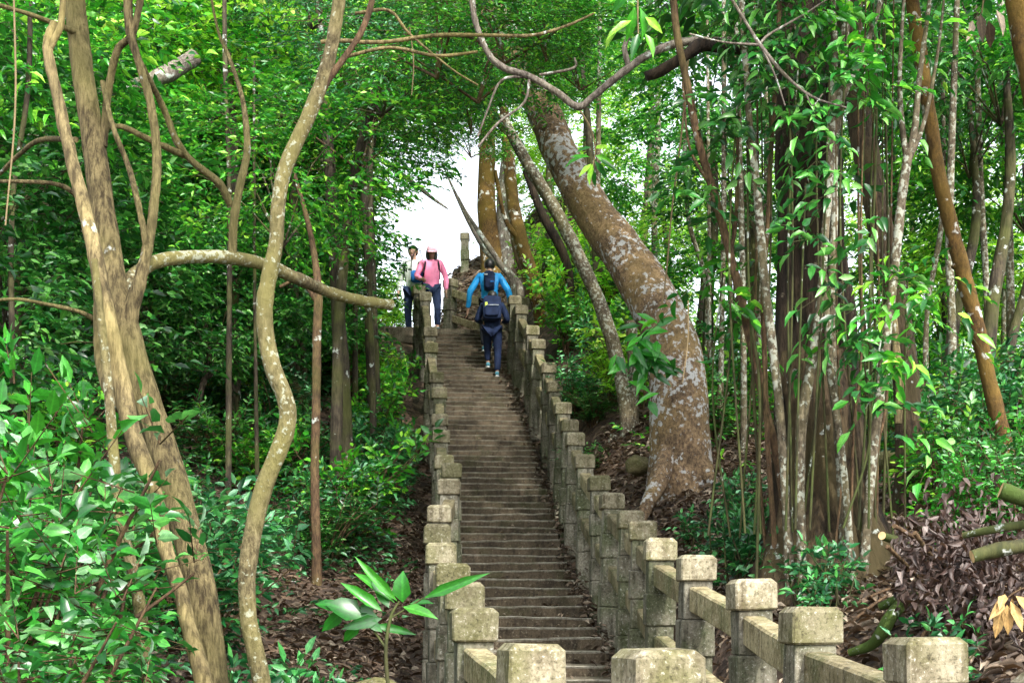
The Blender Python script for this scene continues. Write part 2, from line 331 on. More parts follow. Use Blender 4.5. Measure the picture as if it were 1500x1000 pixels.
def box(mb, c, s, mat=0, bevel=0.0, rot=None, topbev=None):
    """box with chamfered edges (top chamfer may be larger)"""
    x, y, z = s[0] / 2, s[1] / 2, s[2] / 2
    b = bevel; tb = bevel if topbev is None else topbev
    rings = []
    def ring(zz, ins, cut):
        X, Y = x - ins, y - ins
        return [(-X + cut, -Y, zz), (X - cut, -Y, zz), (X, -Y + cut, zz), (X, Y - cut, zz), (X - cut, Y, zz), (-X + cut, Y, zz), (-X, Y - cut, zz), (-X, -Y + cut, zz)]
    cut = max(b, .001)
    V = ring(-z, b, cut * .6) + ring(-z + b, 0, cut) + ring(z - tb, 0, cut) + ring(z, tb, cut * .6)
    V = np.array(V)
    F = []
    for r_ in range(3):
        for j in range(8):
            F.append((r_ * 8 + j, r_ * 8 + (j + 1) % 8, (r_ + 1) * 8 + (j + 1) % 8, (r_ + 1) * 8 + j))
    F.append(tuple(range(7, -1, -1))); F.append(tuple(range(24, 32)))
    if rot is not None: V = V @ np.array(rot.to_3x3()).T
    mb.faces(V + np.array(c), F, mat)

def norm(a): return a / (np.linalg.norm(a, axis=-1, keepdims=True) + 1e-9)

LF8 = [(0, 0, 0), (.32, -.5, .09), (.32, 0, 0), (.32, .5, .09), (.70, -.36, .03), (.70, 0, -.05), (.70, .36, .03), (1, 0, -.16)]
LFF8 = ([0, 1, 2], [0, 2, 3], [1, 4, 5, 2], [2, 5, 6, 3], [4, 7, 5], [5, 7, 6])
LF4 = [(0, 0, 0), (.45, -.5, .07), (1, 0, -.12), (.45, .5, .07)]
LFF4 = ([0, 1, 2], [0, 2, 3])
def leaves(mb, pos, d, n, L, W, mat=0, simple=False, curl=1.0):
    pos = np.asarray(pos, float); d = norm(np.asarray(d, float)); n = np.asarray(n, float)
    n = norm(n - d * np.sum(n * d, -1, keepdims=True)); s = np.cross(d, n)
    tp = np.array(LF4 if simple else LF8); ff = LFF4 if simple else LFF8
    k = len(pos); L = np.broadcast_to(L, (k,))[:, None, None]; W = np.broadcast_to(W, (k,))[:, None, None]
    cu = rng.uniform(.3, 1.8, (k, 1, 1)) * curl
    V = pos[:, None] + d[:, None] * tp[None, :, 0:1] * L + s[:, None] * tp[None, :, 1:2] * W + n[:, None] * tp[None, :, 2:3] * L * cu
    fl = np.concatenate([np.array(f) for f in ff]); fs = np.array([len(f) for f in ff])
    Lp = (np.arange(k)[:, None] * len(tp) + fl[None]).ravel()
    uv = np.zeros((len(tp), 3), np.float32); uv[:, 0] = tp[:, 0]; uv[:, 1] = np.abs(tp[:, 1]) * 2; uv[:, 2] = 1
    mb.add(V.reshape(-1, 3), Lp, np.tile(fs, k), mat, np.tile(uv, (k, 1)))

def twigs(mb, a, b, r, mat):
    a = np.asarray(a, float); b = np.asarray(b, float); k = len(a)
    t = norm(b - a); ref = np.where(np.abs(t[:, 2:3]) < .9, np.array([[0, 0, 1.]]), np.array([[1., 0, 0]]))
    u = norm(np.cross(t, ref)); w = np.cross(t, u)
    V = []
    for e, rr in ((a, r), (b, r * .5)):
        for j in range(3):
            an = 2 * PI * j / 3; V.append(e + (u * math.cos(an) + w * math.sin(an)) * rr)
    V = np.stack(V, 1)
    f = np.array([0, 1, 4, 3, 1, 2, 5, 4, 2, 0, 3, 5])
    mb.add(V.reshape(-1, 3), (np.arange(k)[:, None] * 6 + f[None]).ravel(), np.full(k * 3, 4), mat)

def sprays(mb, o, d, up, ln, n, leafL, leafW, lm=0, tm=1, simple=False, spread=52, jit=.55, droop=.15, twr=.004):
    """flat leafy twigs: alternate leaves along a thin twig"""
    o = np.asarray(o, float); d = norm(np.asarray(d, float)); up = np.asarray(up, float); k = len(o)
    ln = np.broadcast_to(ln, (k,))[:, None]
    up = norm(up - d * np.sum(up * d, -1, keepdims=True)); s = np.cross(d, up)
    end = o + d * ln; end[:, 2] -= droop * ln[:, 0]
    twigs(mb, o, end, twr, tm)
    ps, ds, ns, Ls = [], [], [], []
    for i in range(n):
        t = (i + .6) / n
        p = o + d * ln * t; p[:, 2] -= droop * ln[:, 0] * t * t
        last = i == n - 1
        sg = 0 if last else (1 if i % 2 else -1)
        a = np.radians(rng.normal(spread, 14, (k, 1))) * sg
        ld = d * np.cos(a) + s * np.sin(a) + rng.normal(0, .16, (k, 3)); ld[:, 2] -= droop * .9
        ps.append(p + rng.normal(0, .004, (k, 3))); ds.append(ld); ns.append(up + rng.normal(0, jit, (k, 3)))
        Ls.append(leafL * rng.uniform(.65, 1.25, k))
    ps = np.concatenate(ps); ds = np.concatenate(ds); ns = np.concatenate(ns); Ls = np.concatenate(Ls)
    keep = rng.random(len(ps)) > .08
    leaves(mb, ps[keep], ds[keep], ns[keep], Ls[keep], Ls[keep] * leafW, lm, simple)

def rdir(k, zlo=-.4, zhi=.5):
    a = rng.uniform(0, 2 * PI, k); z = rng.uniform(zlo, zhi, k); r = np.sqrt(1 - np.clip(z, -1, 1) ** 2)
    return np.stack([r * np.cos(a), r * np.sin(a), z], -1)

def crown_mesh(name, rad, nclump, per, ln, nl, leafL, leafW, mats, simple=False, flat=.35, droop=.18):
    mb = MB(); rad = np.array(rad)
    for c in range(nclump):
        q = rdir(1, -.9, 1)[0] * rng.uniform(.35, 1.0) ** .6 * rad
        out = q / (np.linalg.norm(q) + 1e-6)
        st = np.array([0, 0, -rad[2] * .9])
        mid = st * .35 + q * .45 + rng.normal(0, .12, 3)
        if c % 5 == 0: tube(mb, [(*st, .022), (*mid, .013), (*q, .005)], 5, 3, 1, .0)
        k = per
        o = q + rng.normal(0, 1, (k, 3)) * np.array([.34, .34, .16]) * (rad.mean() / 2.2)
        d = rdir(k, -.25, .35) + out * .8; d[:, 2] *= flat + .3
        up = np.tile([0, 0, 1.], (k, 1)) + rng.normal(0, .3, (k, 3))
        sprays(mb, o, d, up, rng.uniform(.6, 1.2, k) * ln, nl, leafL, leafW, 0, 1, simple, droop=droop)
    return mb.mesh(name, mats)

def shrub_meshes(name, h, spread, nstem, per, ln, nl, leafL, leafW, mats, jit=.4, droop=.2, lo=.25):
    ms = MB(); mf = MB()
    for s in range(nstem):
        a = rng.uniform(0, 2 * PI); r = spread * rng.uniform(.3, 1)
        top = np.array([math.cos(a) * r, math.sin(a) * r, h * rng.uniform(.65, 1.05)])
        b = np.array([math.cos(a), math.sin(a), 0]) * rng.uniform(0, .12)
        mid = b * .5 + top * np.array([.35, .35, .55]) + rng.normal(0, .05, 3)
        tube(ms, [(*b, .014), (*mid, .010), (*top, .004)], 5, 4, 0, .0)
        C = catmull([b, mid, top], 10)
        k = per; ti = rng.uniform(lo, 1, k); ii = (ti * (len(C) - 1)).astype(int)
        o = C[ii] + rng.normal(0, .02, (k, 3)); d = rdir(k, -.1, .5)
        d[:2] = np.array([0, 0, .8]) + rng.normal(0, .4, (2, 3)); o[:2] = C[-1]
        up = np.tile([0, 0, 1.], (k, 1)) + rng.normal(0, .25, (k, 3))
        sprays(mf, o, d, up, rng.uniform(.6, 1.3, k) * ln, nl, leafL, leafW, 0, 1, False, jit=jit, droop=droop, twr=.003)
    return ms.mesh(name + '_stem', [mats[1]]), mf.mesh(name + '_foliage', mats)

# ------------------------------------------------------------------ the stair line
RIGHT = [(1560, 985, 3.9), (1354, 933, 5.0), (1187, 888, 6.2), (1100, 848, 7.6), (1019, 813, 9.0), (967, 788, 10.4), (941, 763, 11.7), (923, 748, 12.8),
         (897, 722, 14.0), (877, 697, 15.2), (856, 666, 16.4), (843, 634, 17.5), (834, 615, 18.5), (825, 590, 19.6), (812, 559, 20.6), (803, 532, 21.5),
         (788, 498, 22.5), (779, 478, 23.3), (763, 448, 24.3), (754, 434, 25.0)]
LEFT = [(1130, 1045, 3.3), (964, 950, 4.3), (778, 942, 5.5), (694, 890, 7.0), (680, 852, 8.2), (664, 825, 9.4), (645, 795, 10.6), (640, 768, 11.9), (643, 740, 13.2), (659, 702, 14.6),
        (661, 679, 15.7), (650, 667, 16.7), (646, 631, 18.2), (644, 607, 19.3), (644, 568, 20.3), (639, 546, 21.2), (631, 503, 22.5), (630, 480, 23.4), (622, 429, 25.0), (613, 419, 25.8)]
RP = [at(*p) for p in RIGHT]; LP = [at(*p) for p in LEFT]
PH = 1.42
yr = np.array([p.y for p in RP]); xr = np.array([p.x for p in RP]); zr = np.array([p.z for p in RP]) - PH
yl = np.array([p.y for p in LP]); xl = np.array([p.x for p in LP]); zl = np.array([p.z for p in LP]) - PH
yy = np.arange(3.0, 25.01, .25)
zz = .5 * (np.interp(yy, yr, zr) + np.interp(yy, yl, zl))
ker = np.ones(7) / 7; zz = np.convolve(np.pad(zz, 3, mode='edge'), ker, 'valid')
TOPY, TOPZ = 27.0, 7.2
SY = np.concatenate([[-20], yy[:-4], [24.9, TOPY, 60]]); SZ = np.concatenate([[-.2], zz[:-4], [5.98, TOPZ, TOPZ]])
def zs(y): return np.interp(y, SY, SZ)
XRY = np.concatenate([[-20], yr, [27.2, 60]]); XRX = np.concatenate([[6], xr, [-.05, -.05]])
XLY = np.concatenate([[-20], yl, [27.2, 60]]); XLX = np.concatenate([[3.5], xl, [-1.95, -2]])
def xright(y): return np.interp(y, XRY, XRX)
def xleft(y): return np.interp(y, XLY, XLX)

OR_T = [-.25, .05, .35, .6, 1.0, 2.7, 5, 10, 25, 60]; OR_Z = [-.3, -.12, .45, .85, 1.08, 1.45, 1.9, 2.3, 2.4, 2.4]
OL_T = [-.25, .05, .6, 2, 5, 10, 25, 60]; OL_Z = [-.3, -.12, .03, .35, 1.25, 2.6, 4.0, 4.0]
def ground_z(x, y):
    x = np.asarray(x, float); y = np.asarray(y, float)
    yc = np.clip(y, -2, 27)
    b = zs(yc); tr = x - xright(yc); tl = xleft(yc) - x
    off = np.where(tr > -.25, np.interp(tr, OR_T, OR_Z), np.where(tl > -.25, np.interp(tl, OL_T, OL_Z), -.3))
    b = b - np.clip((tr - 1.8) / 4, 0, 1) * np.maximum(0, b - zs(17.0)) * .9
    z = b + off
    # hill behind the landing, on the right; open on the left
    past = np.clip(y - 28.2, 0, 6)
    hill = past * .62 * np.clip((x + 2.3) / .8, 0, 1) * np.clip((4.2 - x) / 2.5, 0, 1)
    fall = np.clip(y - 34.2, 0, 400) * .45
    z = z + np.where(y > 28.2, hill - fall, 0)
    z = z - np.clip(y - 29, 0, 400) * .25 * np.clip((-x - .8) / 2, 0, 1) * np.clip((x + 12) / 5, 0, 1)
    return z
def gz(x, y):
    z = float(ground_z(x, y))
    return z + .05 * mnoise.noise(Vector((x * 1.3, y * 1.3, 0)))

# ------------------------------------------------------------------ ground sheet
def axis(lo, hi, st, far):
    a = list(np.arange(lo, hi + 1e-6, st))
    l = lo; step = st
    left = []; right = []
    while l > -far: step *= 1.5; l -= step; left.append(l)
    h = hi; step = st
    while h < far: step *= 1.5; h += step; right.append(h)
    return np.array(left[::-1] + a + right)
gx = axis(-9, 9, .16, 500); gy = axis(-2, 36, .2, 600)
X, Y = np.meshgrid(gx, gy)
Zg = ground_z(X, Y)
for i in range(X.shape[0]):
    for j in range(X.shape[1]):
        if abs(X[i, j]) < 40 and -20 < Y[i, j] < 60:
            Zg[i, j] += .05 * mnoise.noise(Vector((X[i, j] * 1.3, Y[i, j] * 1.3, 0))) + .04 * mnoise.noise(Vector((X[i, j] * 4, Y[i, j] * 4, 3))) * (1 if abs(X[i, j]) > 1.5 else .3)
mb = MB(); h_, w_ = X.shape
idx = np.arange(h_ * w_).reshape(h_, w_)
mb.add(np.stack([X, Y, Zg], -1), np.stack([idx[:-1, :-1], idx[:-1, 1:], idx[1:, 1:], idx[1:, :-1]], -1), np.full((h_ - 1) * (w_ - 1), 4))
tag(mb.build('ground', M['ground']), kind='structure')

# ------------------------------------------------------------------ stone steps
mb = MB()
RISE = .108
ks = np.arange(0, int((TOPZ - zs(3.2)) / RISE) + 1)
zk = TOPZ - (len(ks) - 1 - ks) * RISE
yg = np.linspace(3.0, TOPY, 3000); zg = zs(yg) + np.linspace(0, 1e-4, 3000)
yk = np.interp(zk - RISE, zg, yg)
NS = 11
def step_line(y, z, dz, seed, dy=0):
    xa, xb = float(xleft(y)) + .09, float(xright(y)) - (.20 if y < 24 else .12)
    y2 = y + .4
    dx = (xleft(y2) + xright(y2) - xleft(y - .4) - xright(y - .4)) / 2 / .8
    pts = []
    for i in range(NS):
        t = i / (NS - 1); x = xa + (xb - xa) * t
        n = mnoise.noise(Vector((x * 2.1, seed * 3.7, 0))); n2 = mnoise.noise(Vector((x * 5, seed * 1.9, 5)))
        pts.append((x, y + dy - dx * (x - (xa + xb) / 2) * .8 + n * .03, z + dz + n2 * .012 + (t - .5) * .03 * math.sin(seed * 1.7)))
    return pts
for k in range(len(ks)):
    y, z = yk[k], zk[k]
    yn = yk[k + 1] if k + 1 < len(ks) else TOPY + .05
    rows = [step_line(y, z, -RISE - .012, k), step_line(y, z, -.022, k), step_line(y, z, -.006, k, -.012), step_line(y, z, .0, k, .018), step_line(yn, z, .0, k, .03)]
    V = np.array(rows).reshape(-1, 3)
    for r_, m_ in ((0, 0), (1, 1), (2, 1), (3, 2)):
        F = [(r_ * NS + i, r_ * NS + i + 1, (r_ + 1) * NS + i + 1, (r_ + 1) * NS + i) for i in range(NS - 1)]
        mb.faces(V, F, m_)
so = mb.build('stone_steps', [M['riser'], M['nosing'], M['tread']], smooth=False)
tag(so, kind='structure')
mb = MB()
Vl = [(-4.6, 26.2, TOPZ - .002), (-1.9, 26.6, TOPZ - .002), (-.05, TOPY - .02, TOPZ - .002), (.35, 27.6, TOPZ - .002), (-1.2, 28.7, TOPZ - .002), (-5, 29.4, TOPZ - .002)]
mb.faces(Vl, [tuple(range(6))]); mb.faces([(a, b, c - .3) for a, b, c in Vl], [tuple(range(5, -1, -1))])
mb.faces(Vl + [(a, b, c - .3) for a, b, c in Vl], [(i + 6, (i + 1) % 6 + 6, (i + 1) % 6, i) for i in range(6)])
tag(mb.build('landing_pavement', M['tread'], smooth=False), kind='structure')

# ------------------------------------------------------------------ stone railings
CW = .235
def rail_meshes():
    out = []
    for s in range(3):
        c = MB(); box(c, (0, 0, -.085), (CW, CW, .17), 0, .010, topbev=.026)
        p = MB()
        box(p, (0, 0, -.295), (.19, .19, .25), 0, .006)
        box(p, (0, 0, -.545), (.222, .222, .245), 0, .012)
        box(p, (0, 0, -.795), (.192, .192, .25), 0, .006)
        box(p, (0, 0, -1.045), (.224, .224, .245), 0, .012)
        box(p, (0, 0, -1.42), (.235, .235, .50), 0, .012)
        # chip the stone a little
        for q in (c, p):
            for V in q.V:
                for i in range(len(V)):
                    n = mnoise.noise_vector(Vector(V[i] * 9) + Vector((s * 7.3, 0, 0)))
                    V[i] += np.array(n) * .006
        out.append((c.mesh('cap', M['cap'], False), p.mesh('post', M['post'], False)))
    return out
PM = rail_meshes()
def beam(parent, a, b, w, hgt, org, sub=6):
    """sloping stone beam between two points (top centre line)"""
    mb = MB(); a = np.array(a); b = np.array(b)
    t = b - a; t[2] = 0; t /= np.linalg.norm(t); s = np.array([t[1], -t[0], 0])
    rows = []
    ch = .012
    prof = [(-w / 2 + ch, 0), (w / 2 - ch, 0), (w / 2, -ch), (w / 2, -hgt + ch), (w / 2 - ch, -hgt), (-w / 2 + ch, -hgt), (-w / 2, -hgt + ch), (-w / 2, -ch)]
    for i in range(sub + 1):
        p = a + (b - a) * i / sub
        rows.append([p + s * q + np.array([0, 0, z]) + np.array(mnoise.noise_vector(Vector((p + s * q) * 4))) * .006 for q, z in prof])
    V = np.array(rows).reshape(-1, 3); n = len(prof)
    F = [(i * n + j, (i + 1) * n + j, (i + 1) * n + (j + 1) % n, i * n + (j + 1) % n) for i in range(sub) for j in range(n)]
    F += [tuple(range(n)), tuple(range(sub * n + n - 1, sub * n - 1, -1))]
    mb.faces(V, F)
    return mb.build('rail', M['rail'], parent, False, origin=org)
def railing(pts, label, seed, lowgap=True):
    org = Vector(pts[0]) - Vector((0, 0, PH))
    t = thing('stone_railing', label, 'railing', org)
    rr = random.Random(seed)
    for i, p in enumerate(pts):
        a = pts[max(0, i - 1)]; b = pts[min(len(pts) - 1, i + 1)]
        yaw = math.atan2(b[1] - a[1], b[0] - a[0]) - PI / 2
        c, pm = PM[rr.randrange(3)]
        flip = rr.randrange(4) * PI / 2
        po = link('post', pm, t, Vector(p) - org, (rr.uniform(-.02, .02), rr.uniform(-.02, .02), yaw + rr.uniform(-.03, .03) + flip))
        link('cap', c, po, (rr.uniform(-.004, .004), rr.uniform(-.004, .004), 0.0), (0, 0, rr.uniform(-.03, .03)))
        if i + 1 < len(pts):
            q = np.array(pts[i + 1]); p_ = np.array(p); dv = q - p_; dl = np.linalg.norm(dv[:2]); e = dv / dl * .085
            up = np.array([0, 0, -.195])
            beam(t, p_ + up + e, q + up - e, .125, .165, org)
            lo = np.array([0, 0, -.73])
            beam(t, p_ + lo + e, q + lo - e, .115, .15, org)
    return t
railing([tuple(p) for p in RP], 'long weathered stone railing with square posts on the right side of the steps', 3)
railing([tuple(p) for p in LP], 'long weathered stone railing with square posts on the left side of the steps', 4)
LR = [at(660, 409, 28.3), at(712, 424, 27.7), at(765, 437, 27.0)]
railing([(p.x, p.y, p.z) for p in LR], 'short stone railing closing the landing at the head of the steps', 5)
fp = at(681, 342, 33.5)
t = thing('stone_post', 'lone pale stone post standing on the bright ridge above the landing', 'post', (fp.x, fp.y, fp.z - 1.1))
link('shaft', PM[0][1], t, (0, 0, 1.1)); link('cap', PM[0][0], t, (0, 0, 1.1))

# ------------------------------------------------------------------ trees of the photograph
def px_tube(mb, pts, d, org, segs=10, n=6, mat=0, rough=.06, cap_mat=None, flute=0.0, fis=0.0):
    """pts: (u, v, width_px[, depth])"""
    q = []
    for p in pts:
        dd = p[3] if len(p) > 3 else d
        w = at(p[0], p[1], dd) - org
        q.append((w.x, w.y, w.z, p[2] * dd / FPX / 2))
    tube(mb, q, segs, n, mat, rough, cap_mat=cap_mat, flute=flute, fis=fis)

def ptree(name, label, cat, mat, d, trunk, branches=(), segs=14, rough=.06, crown=None, base=None, group=None, flute=0.0, n=6, fis=0.0, ws=1.0):
    """a tree whose trunk and branches follow traced outlines at depth d; crown: list of (mesh, u, v, d, scale)"""
    b = base if base is not None else trunk[-1]
    org = at(b[0], b[1], b[3] if len(b) > 3 else d)
    t = thing(name, label, cat, org, 0, group)
    tr = [(p[0], p[1], p[2] * ws, p[3] if len(p) > 3 else d) for p in trunk]
    bt = at(tr[-1][0], tr[-1][1], tr[-1][3]); g_ = gz(bt.x, bt.y) - .12
    if bt.z > g_ + .05: tr.append((tr[-1][0] + random.uniform(-4, 4), HOR - (g_ - EYE) * FPX / tr[-1][3], tr[-1][2] * 1.15, tr[-1][3]))
    mb = MB(); px_tube(mb, tr, d, org, segs, n, 0, rough, flute=flute, fis=fis); mb.build('trunk', mat, t)
    for br in branches:
        mb = MB(); bm = mat; cut = None
        pts = br
        if isinstance(br, dict): pts = br['p']; bm = br.get('m', mat); cut = br.get('cut')
        px_tube(mb, [(q[0], q[1], q[2] * (ws + 1) / 2, *q[3:]) for q in pts], d, org, 9, 7, 0, .09, cap_mat=1 if cut else None)
        mb.build('branch', [bm, M['cutwood']] if cut else bm, t)
    for (me, u, v, dd, s) in (crown or []):
        p = at(u, v, dd) - org
        link('crown', me, t, p, (0, 0, random.uniform(0, 6)), (s, s, s))
    return t

# crown prototypes (metres)
CR = {}
CR['a'] = crown_mesh('crown', (2.3, 2.3, 1.5), 42, 14, .66, 8, .16, .44, [M['leaf'], M['bark_far']], simple=False)
CR['b'] = crown_mesh('crown', (2.4, 2.4, 1.7), 48, 14, .60, 8, .145, .42, [M['leaf'], M['bark_far']], simple=True)
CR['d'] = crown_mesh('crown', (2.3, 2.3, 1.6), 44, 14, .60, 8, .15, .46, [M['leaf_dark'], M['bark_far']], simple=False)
CR['l'] = crown_mesh('crown', (2.2, 2.2, 1.6), 36, 13, .60, 8, .15, .45, [M['leaf_lime'], M['bark_far']], simple=True)  # crown with sunlight painted into its leaf colour
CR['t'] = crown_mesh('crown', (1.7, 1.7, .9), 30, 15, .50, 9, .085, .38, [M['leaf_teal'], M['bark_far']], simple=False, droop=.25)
CR['v'] = crown_mesh('crown', (.9, .9, 1.1), 16, 8, .42, 6, .19, .34, [M['leaf_dark'], M['bark_brown']], simple=False, droop=.5)
CR['h'] = crown_mesh('crown', (1.3, 1.3, .55), 20, 14, .50, 10, .075, .40, [M['leaf'], M['bark_brown']], simple=False, droop=.12)

# --- left group
ptree('leaning_tree', 'big leaning tan barked tree with arching side branches on the left', 'tree', M['bark_tan'], 7.0,
      [(100, -260, 34, 7.6), (106, -60, 40, 7.4), (118, 80, 44, 7.3), (140, 230, 48, 7.2), (160, 370, 52, 7.1), (192, 510, 56, 7.0), (232, 640, 60, 7.0), (268, 760, 63, 6.9), (296, 880, 64, 6.8), (312, 1000, 66, 6.8), (318, 1120, 76, 6.7)],
      [dict(p=[(192, 520, 30, 7.02), (188, 470, 34, 7.05), (188, 425, 30, 7.1), (205, 397, 26, 7.2), (240, 380, 24, 7.3), (300, 376, 23, 7.5), (372, 383, 23, 7.8), (430, 405, 22, 8.1), (480, 427, 20, 8.4), (530, 440, 19, 8.6), (572, 446, 18, 8.8)], cut=1, m=M['bark_olive']),
       [(186, 500, 26, 7.0), (194, 450, 28, 7.0), (207, 405, 22, 7.0), (222, 330, 17, 7.05), (230, 240, 16, 7.1), (222, 160, 15, 7.1), (203, 90, 14, 7.1), (190, 40, 15, 7.1), (186, -60, 15, 7.1)],
       [(340, 378, 15, 7.65), (343, 320, 15, 7.65), (352, 270, 14, 7.7), (362, 220, 13, 7.8), (356, 150, 9, 7.9), (338, 90, 7, 8.0), (318, 40, 5, 8.1), (300, -60, 3, 8.2)],
       [(338, 300, 14, 7.68), (320, 268, 14, 7.6), (280, 235, 12, 7.5), (258, 205, 12, 7.45), (240, 160, 11, 7.4), (205, 90, 10, 7.15)],
       [(270, 228, 12, 7.5), (220, 205, 11, 7.3), (175, 185, 9, 7.25), (140, 195, 9, 7.2)],
       [(214, 370, 11, 7.02), (210, 335, 11, 7.02), (190, 250, 10, 7.1), (165, 185, 9, 7.1), (150, 120, 9, 7.2)],
       [(152, 215, 14, 7.2), (158, 140, 14, 7.2), (172, 75, 13, 7.15), (196, 45, 12, 7.1), (212, -40, 12, 7.1)],
       [(122, 52, 12, 7.3), (80, 35, 9, 7.2), (40, 20, 8, 7.1), (-30, 0, 7, 7.0)],
       [(118, 292, 10, 7.2), (90, 272, 8, 7.1), (40, 266, 7, 7.0), (-40, 266, 7, 6.9)],
       [(150, 476, 12, 7.0), (120, 458, 8, 6.9), (70, 446, 7, 6.8), (20, 438, 6, 6.7), (-40, 445, 5, 6.7)],
       [(112, 205, 10, 7.3), (60, 205, 9, 7.6), (30, 225, 8, 7.8), (0, 255, 7, 8.0)]],
      segs=80, rough=.05, fis=.035, ws=.70, base=(318, 1120, 76, 6.7), crown=[(CR['a'], 60, -900, 8.0, 1.0)], n=26)  # crown above the view, added to shade the foreground
ptree('pale_liana', 'thin pale twisted stem climbing along the big leaning tree on the left', 'liana', M['bark_liana'], 6.7,
      [(80, 35, 14, 6.95), (70, 72, 16, 6.9), (84, 140, 17, 6.9), (104, 230, 19, 6.85), (125, 310, 21, 6.8), (143, 390, 23, 6.75), (160, 480, 26, 6.7), (180, 570, 27, 6.7), (196, 640, 26, 6.65), (226, 720, 25, 6.6), (236, 780, 26, 6.6), (255, 840, 23, 6.55), (275, 910, 24, 6.5), (300, 1010, 26, 6.45), (310, 1110, 28, 6.4)],
      [[(180, 600, 16, 6.7), (160, 570, 20, 6.72), (150, 520, 24, 6.8), (147, 450, 20, 6.85), (143, 400, 12, 6.8)], [(70, 75, 12, 6.9), (88, 40, 10, 6.9), (92, 0, 9, 6.9), (95, -60, 8, 6.9)]], segs=12, rough=.1)
ptree('sapling', 'slim mossy sapling trunk rising behind the glossy shrubs at far left', 'sapling', M['bark_olive'], 6.6,
      [(138, 380, 10), (146, 450, 12), (158, 560, 14), (166, 660, 16), (178, 770, 18), (196, 840, 19), (206, 900, 20), (214, 1000, 21), (218, 1100, 22)], segs=10)
ptree('wavy_tree', 'slender wavy olive barked tree with pale lichen specks left of the steps', 'tree', M['bark_olive'], 6.2,
      [(520, -220, 20), (503, -60, 22), (494, 20, 23), (478, 100, 25), (450, 175, 27), (420, 240, 27), (408, 300, 26), (404, 360, 26), (392, 415, 29), (387, 465, 30), (397, 530, 31), (416, 580, 31), (422, 615, 31), (408, 660, 33), (386, 715, 33), (370, 780, 33), (362, 850, 32), (364, 910, 32), (378, 970, 33), (388, 1040, 35), (392, 1120, 38)],
      [dict(p=[(464, 150, 12), (482, 115, 12), (508, 80, 10), (530, 45, 10), (545, 0, 10), (552, -60, 9)], m=M['bark_brown'])], segs=18, rough=.07, ws=.82, crown=[(CR['a'], 560, -760, 7.0, .9)])  # unseen crown overhead, added for shade on the foreground
ptree('thin_tree', 'thin dark straight trunk standing behind the wavy tree left of the steps', 'tree', M['bark_brown'], 15.0,
      [(430, 250, 5, 15.4), (452, 330, 8, 15.3), (462, 385, 10, 15.1), (466, 430, 13), (464, 500, 13), (463, 600, 13), (461, 700, 13), (463, 790, 14), (464, 850, 16)],
      [[(466, 445, 9), (440, 410, 6), (410, 420, 5)]], crown=[(CR['b'], 415, 235, 15.6, .65)])
# fallen pale log on the left slope
lg = at(230, 115, 17); t = thing('fallen_log', 'pale grey fallen log lying on the slope beneath the trees at upper left', 'log', lg)
mb = MB(); px_tube(mb, [(285, 85, 24, 17.4), (255, 102, 26, 17.2), (235, 112, 24, 17), (195, 128, 20, 16.9), (145, 130, 20, 16.8), (100, 160, 18, 16.8), (60, 190, 16, 16.8)], 17, lg, 12, 6, 0, .1, cap_mat=1); mb.build('log', [M['bark_grey'], M['cutwood']], t)

# --- centre
ptree('leaning_lichen_tree', 'thick leaning trunk spotted with pale lichen to the right of the steps', 'tree', M['bark_lichen'], 16.0,
      [(690, -60, 30, 19), (728, 20, 32, 18.4), (762, 90, 38, 18), (790, 150, 46, 17.6), (822, 225, 52, 17.2), (862, 300, 58, 16.9), (912, 370, 64, 16.6), (954, 435, 72, 16.3), (982, 500, 80, 16.1), (994, 570, 84, 16), (996, 630, 90, 16), (998, 680, 96, 16), (1000, 725, 108, 16), (1002, 775, 120, 16)],
      [[(985, 640, 30, 15.9), (968, 695, 30, 15.6), (950, 735, 22, 15.3), (934, 775, 12, 15.1)], [(1012, 665, 30, 15.9), (1038, 698, 22, 15.7), (1066, 735, 13, 15.5)]],
      segs=64, rough=.06, fis=.03, base=(1002, 775, 190, 16), crown=[(CR['a'], 560, -200, 22, .8), (CR['h'], 700, 20, 18.2, 1.1)], n=18)
ptree('mossy_tree', 'mossy slanting trunk just behind the thick lichen spotted tree', 'tree', M['bark_white'], 19.5,
      [(735, 170, 24), (770, 235, 30), (812, 305, 33), (850, 380, 35), (884, 460, 36), (905, 530, 37), (918, 600, 40), (922, 660, 52), (923, 720, 64)],
      [[(925, 470, 22), (928, 540, 18), (930, 620, 16), (932, 690, 14)], [(905, 640, 30), (892, 670, 22), (876, 690, 14)]], segs=14, ws=.58, crown=[(CR['b'], 700, 10, 20.5, .75)])
ptree('orange_tree', 'slim orange brown trunk leaning over the top of the right railing', 'tree', M['bark_orange'], 25.5,
      [(738, 160, 13, 27), (745, 230, 17, 26.5), (752, 300, 19, 26), (765, 360, 21), (783, 420, 23), (797, 480, 24), (810, 530, 28), (815, 575, 36)],
      [[(763, 355, 9), (740, 320, 7), (725, 250, 6)]], segs=12, crown=[(CR['b'], 765, 85, 27, .6)])
ptree('dark_sapling', 'thin dark trunk slanting between the orange trunk and the mossy trunk', 'sapling', M['bark_dark'], 24,
      [(770, 250, 10), (795, 315, 13), (820, 360, 14), (833, 400, 13), (836, 460, 12), (838, 560, 13)], segs=8)
ptree('ridge_tree', 'bright orange trunk standing on the ridge above the landing', 'tree', M['bark_orange'], 33,
      [(716, 150, 22), (714, 230, 24), (712, 290, 26), (716, 345, 30), (722, 390, 36)], [dict(p=[(742, 230, 16), (736, 290, 18), (738, 340, 20), (745, 400, 24)], m=M['bark_grey'])], segs=12, crown=[(CR['l'], 745, 95, 34, .7)])
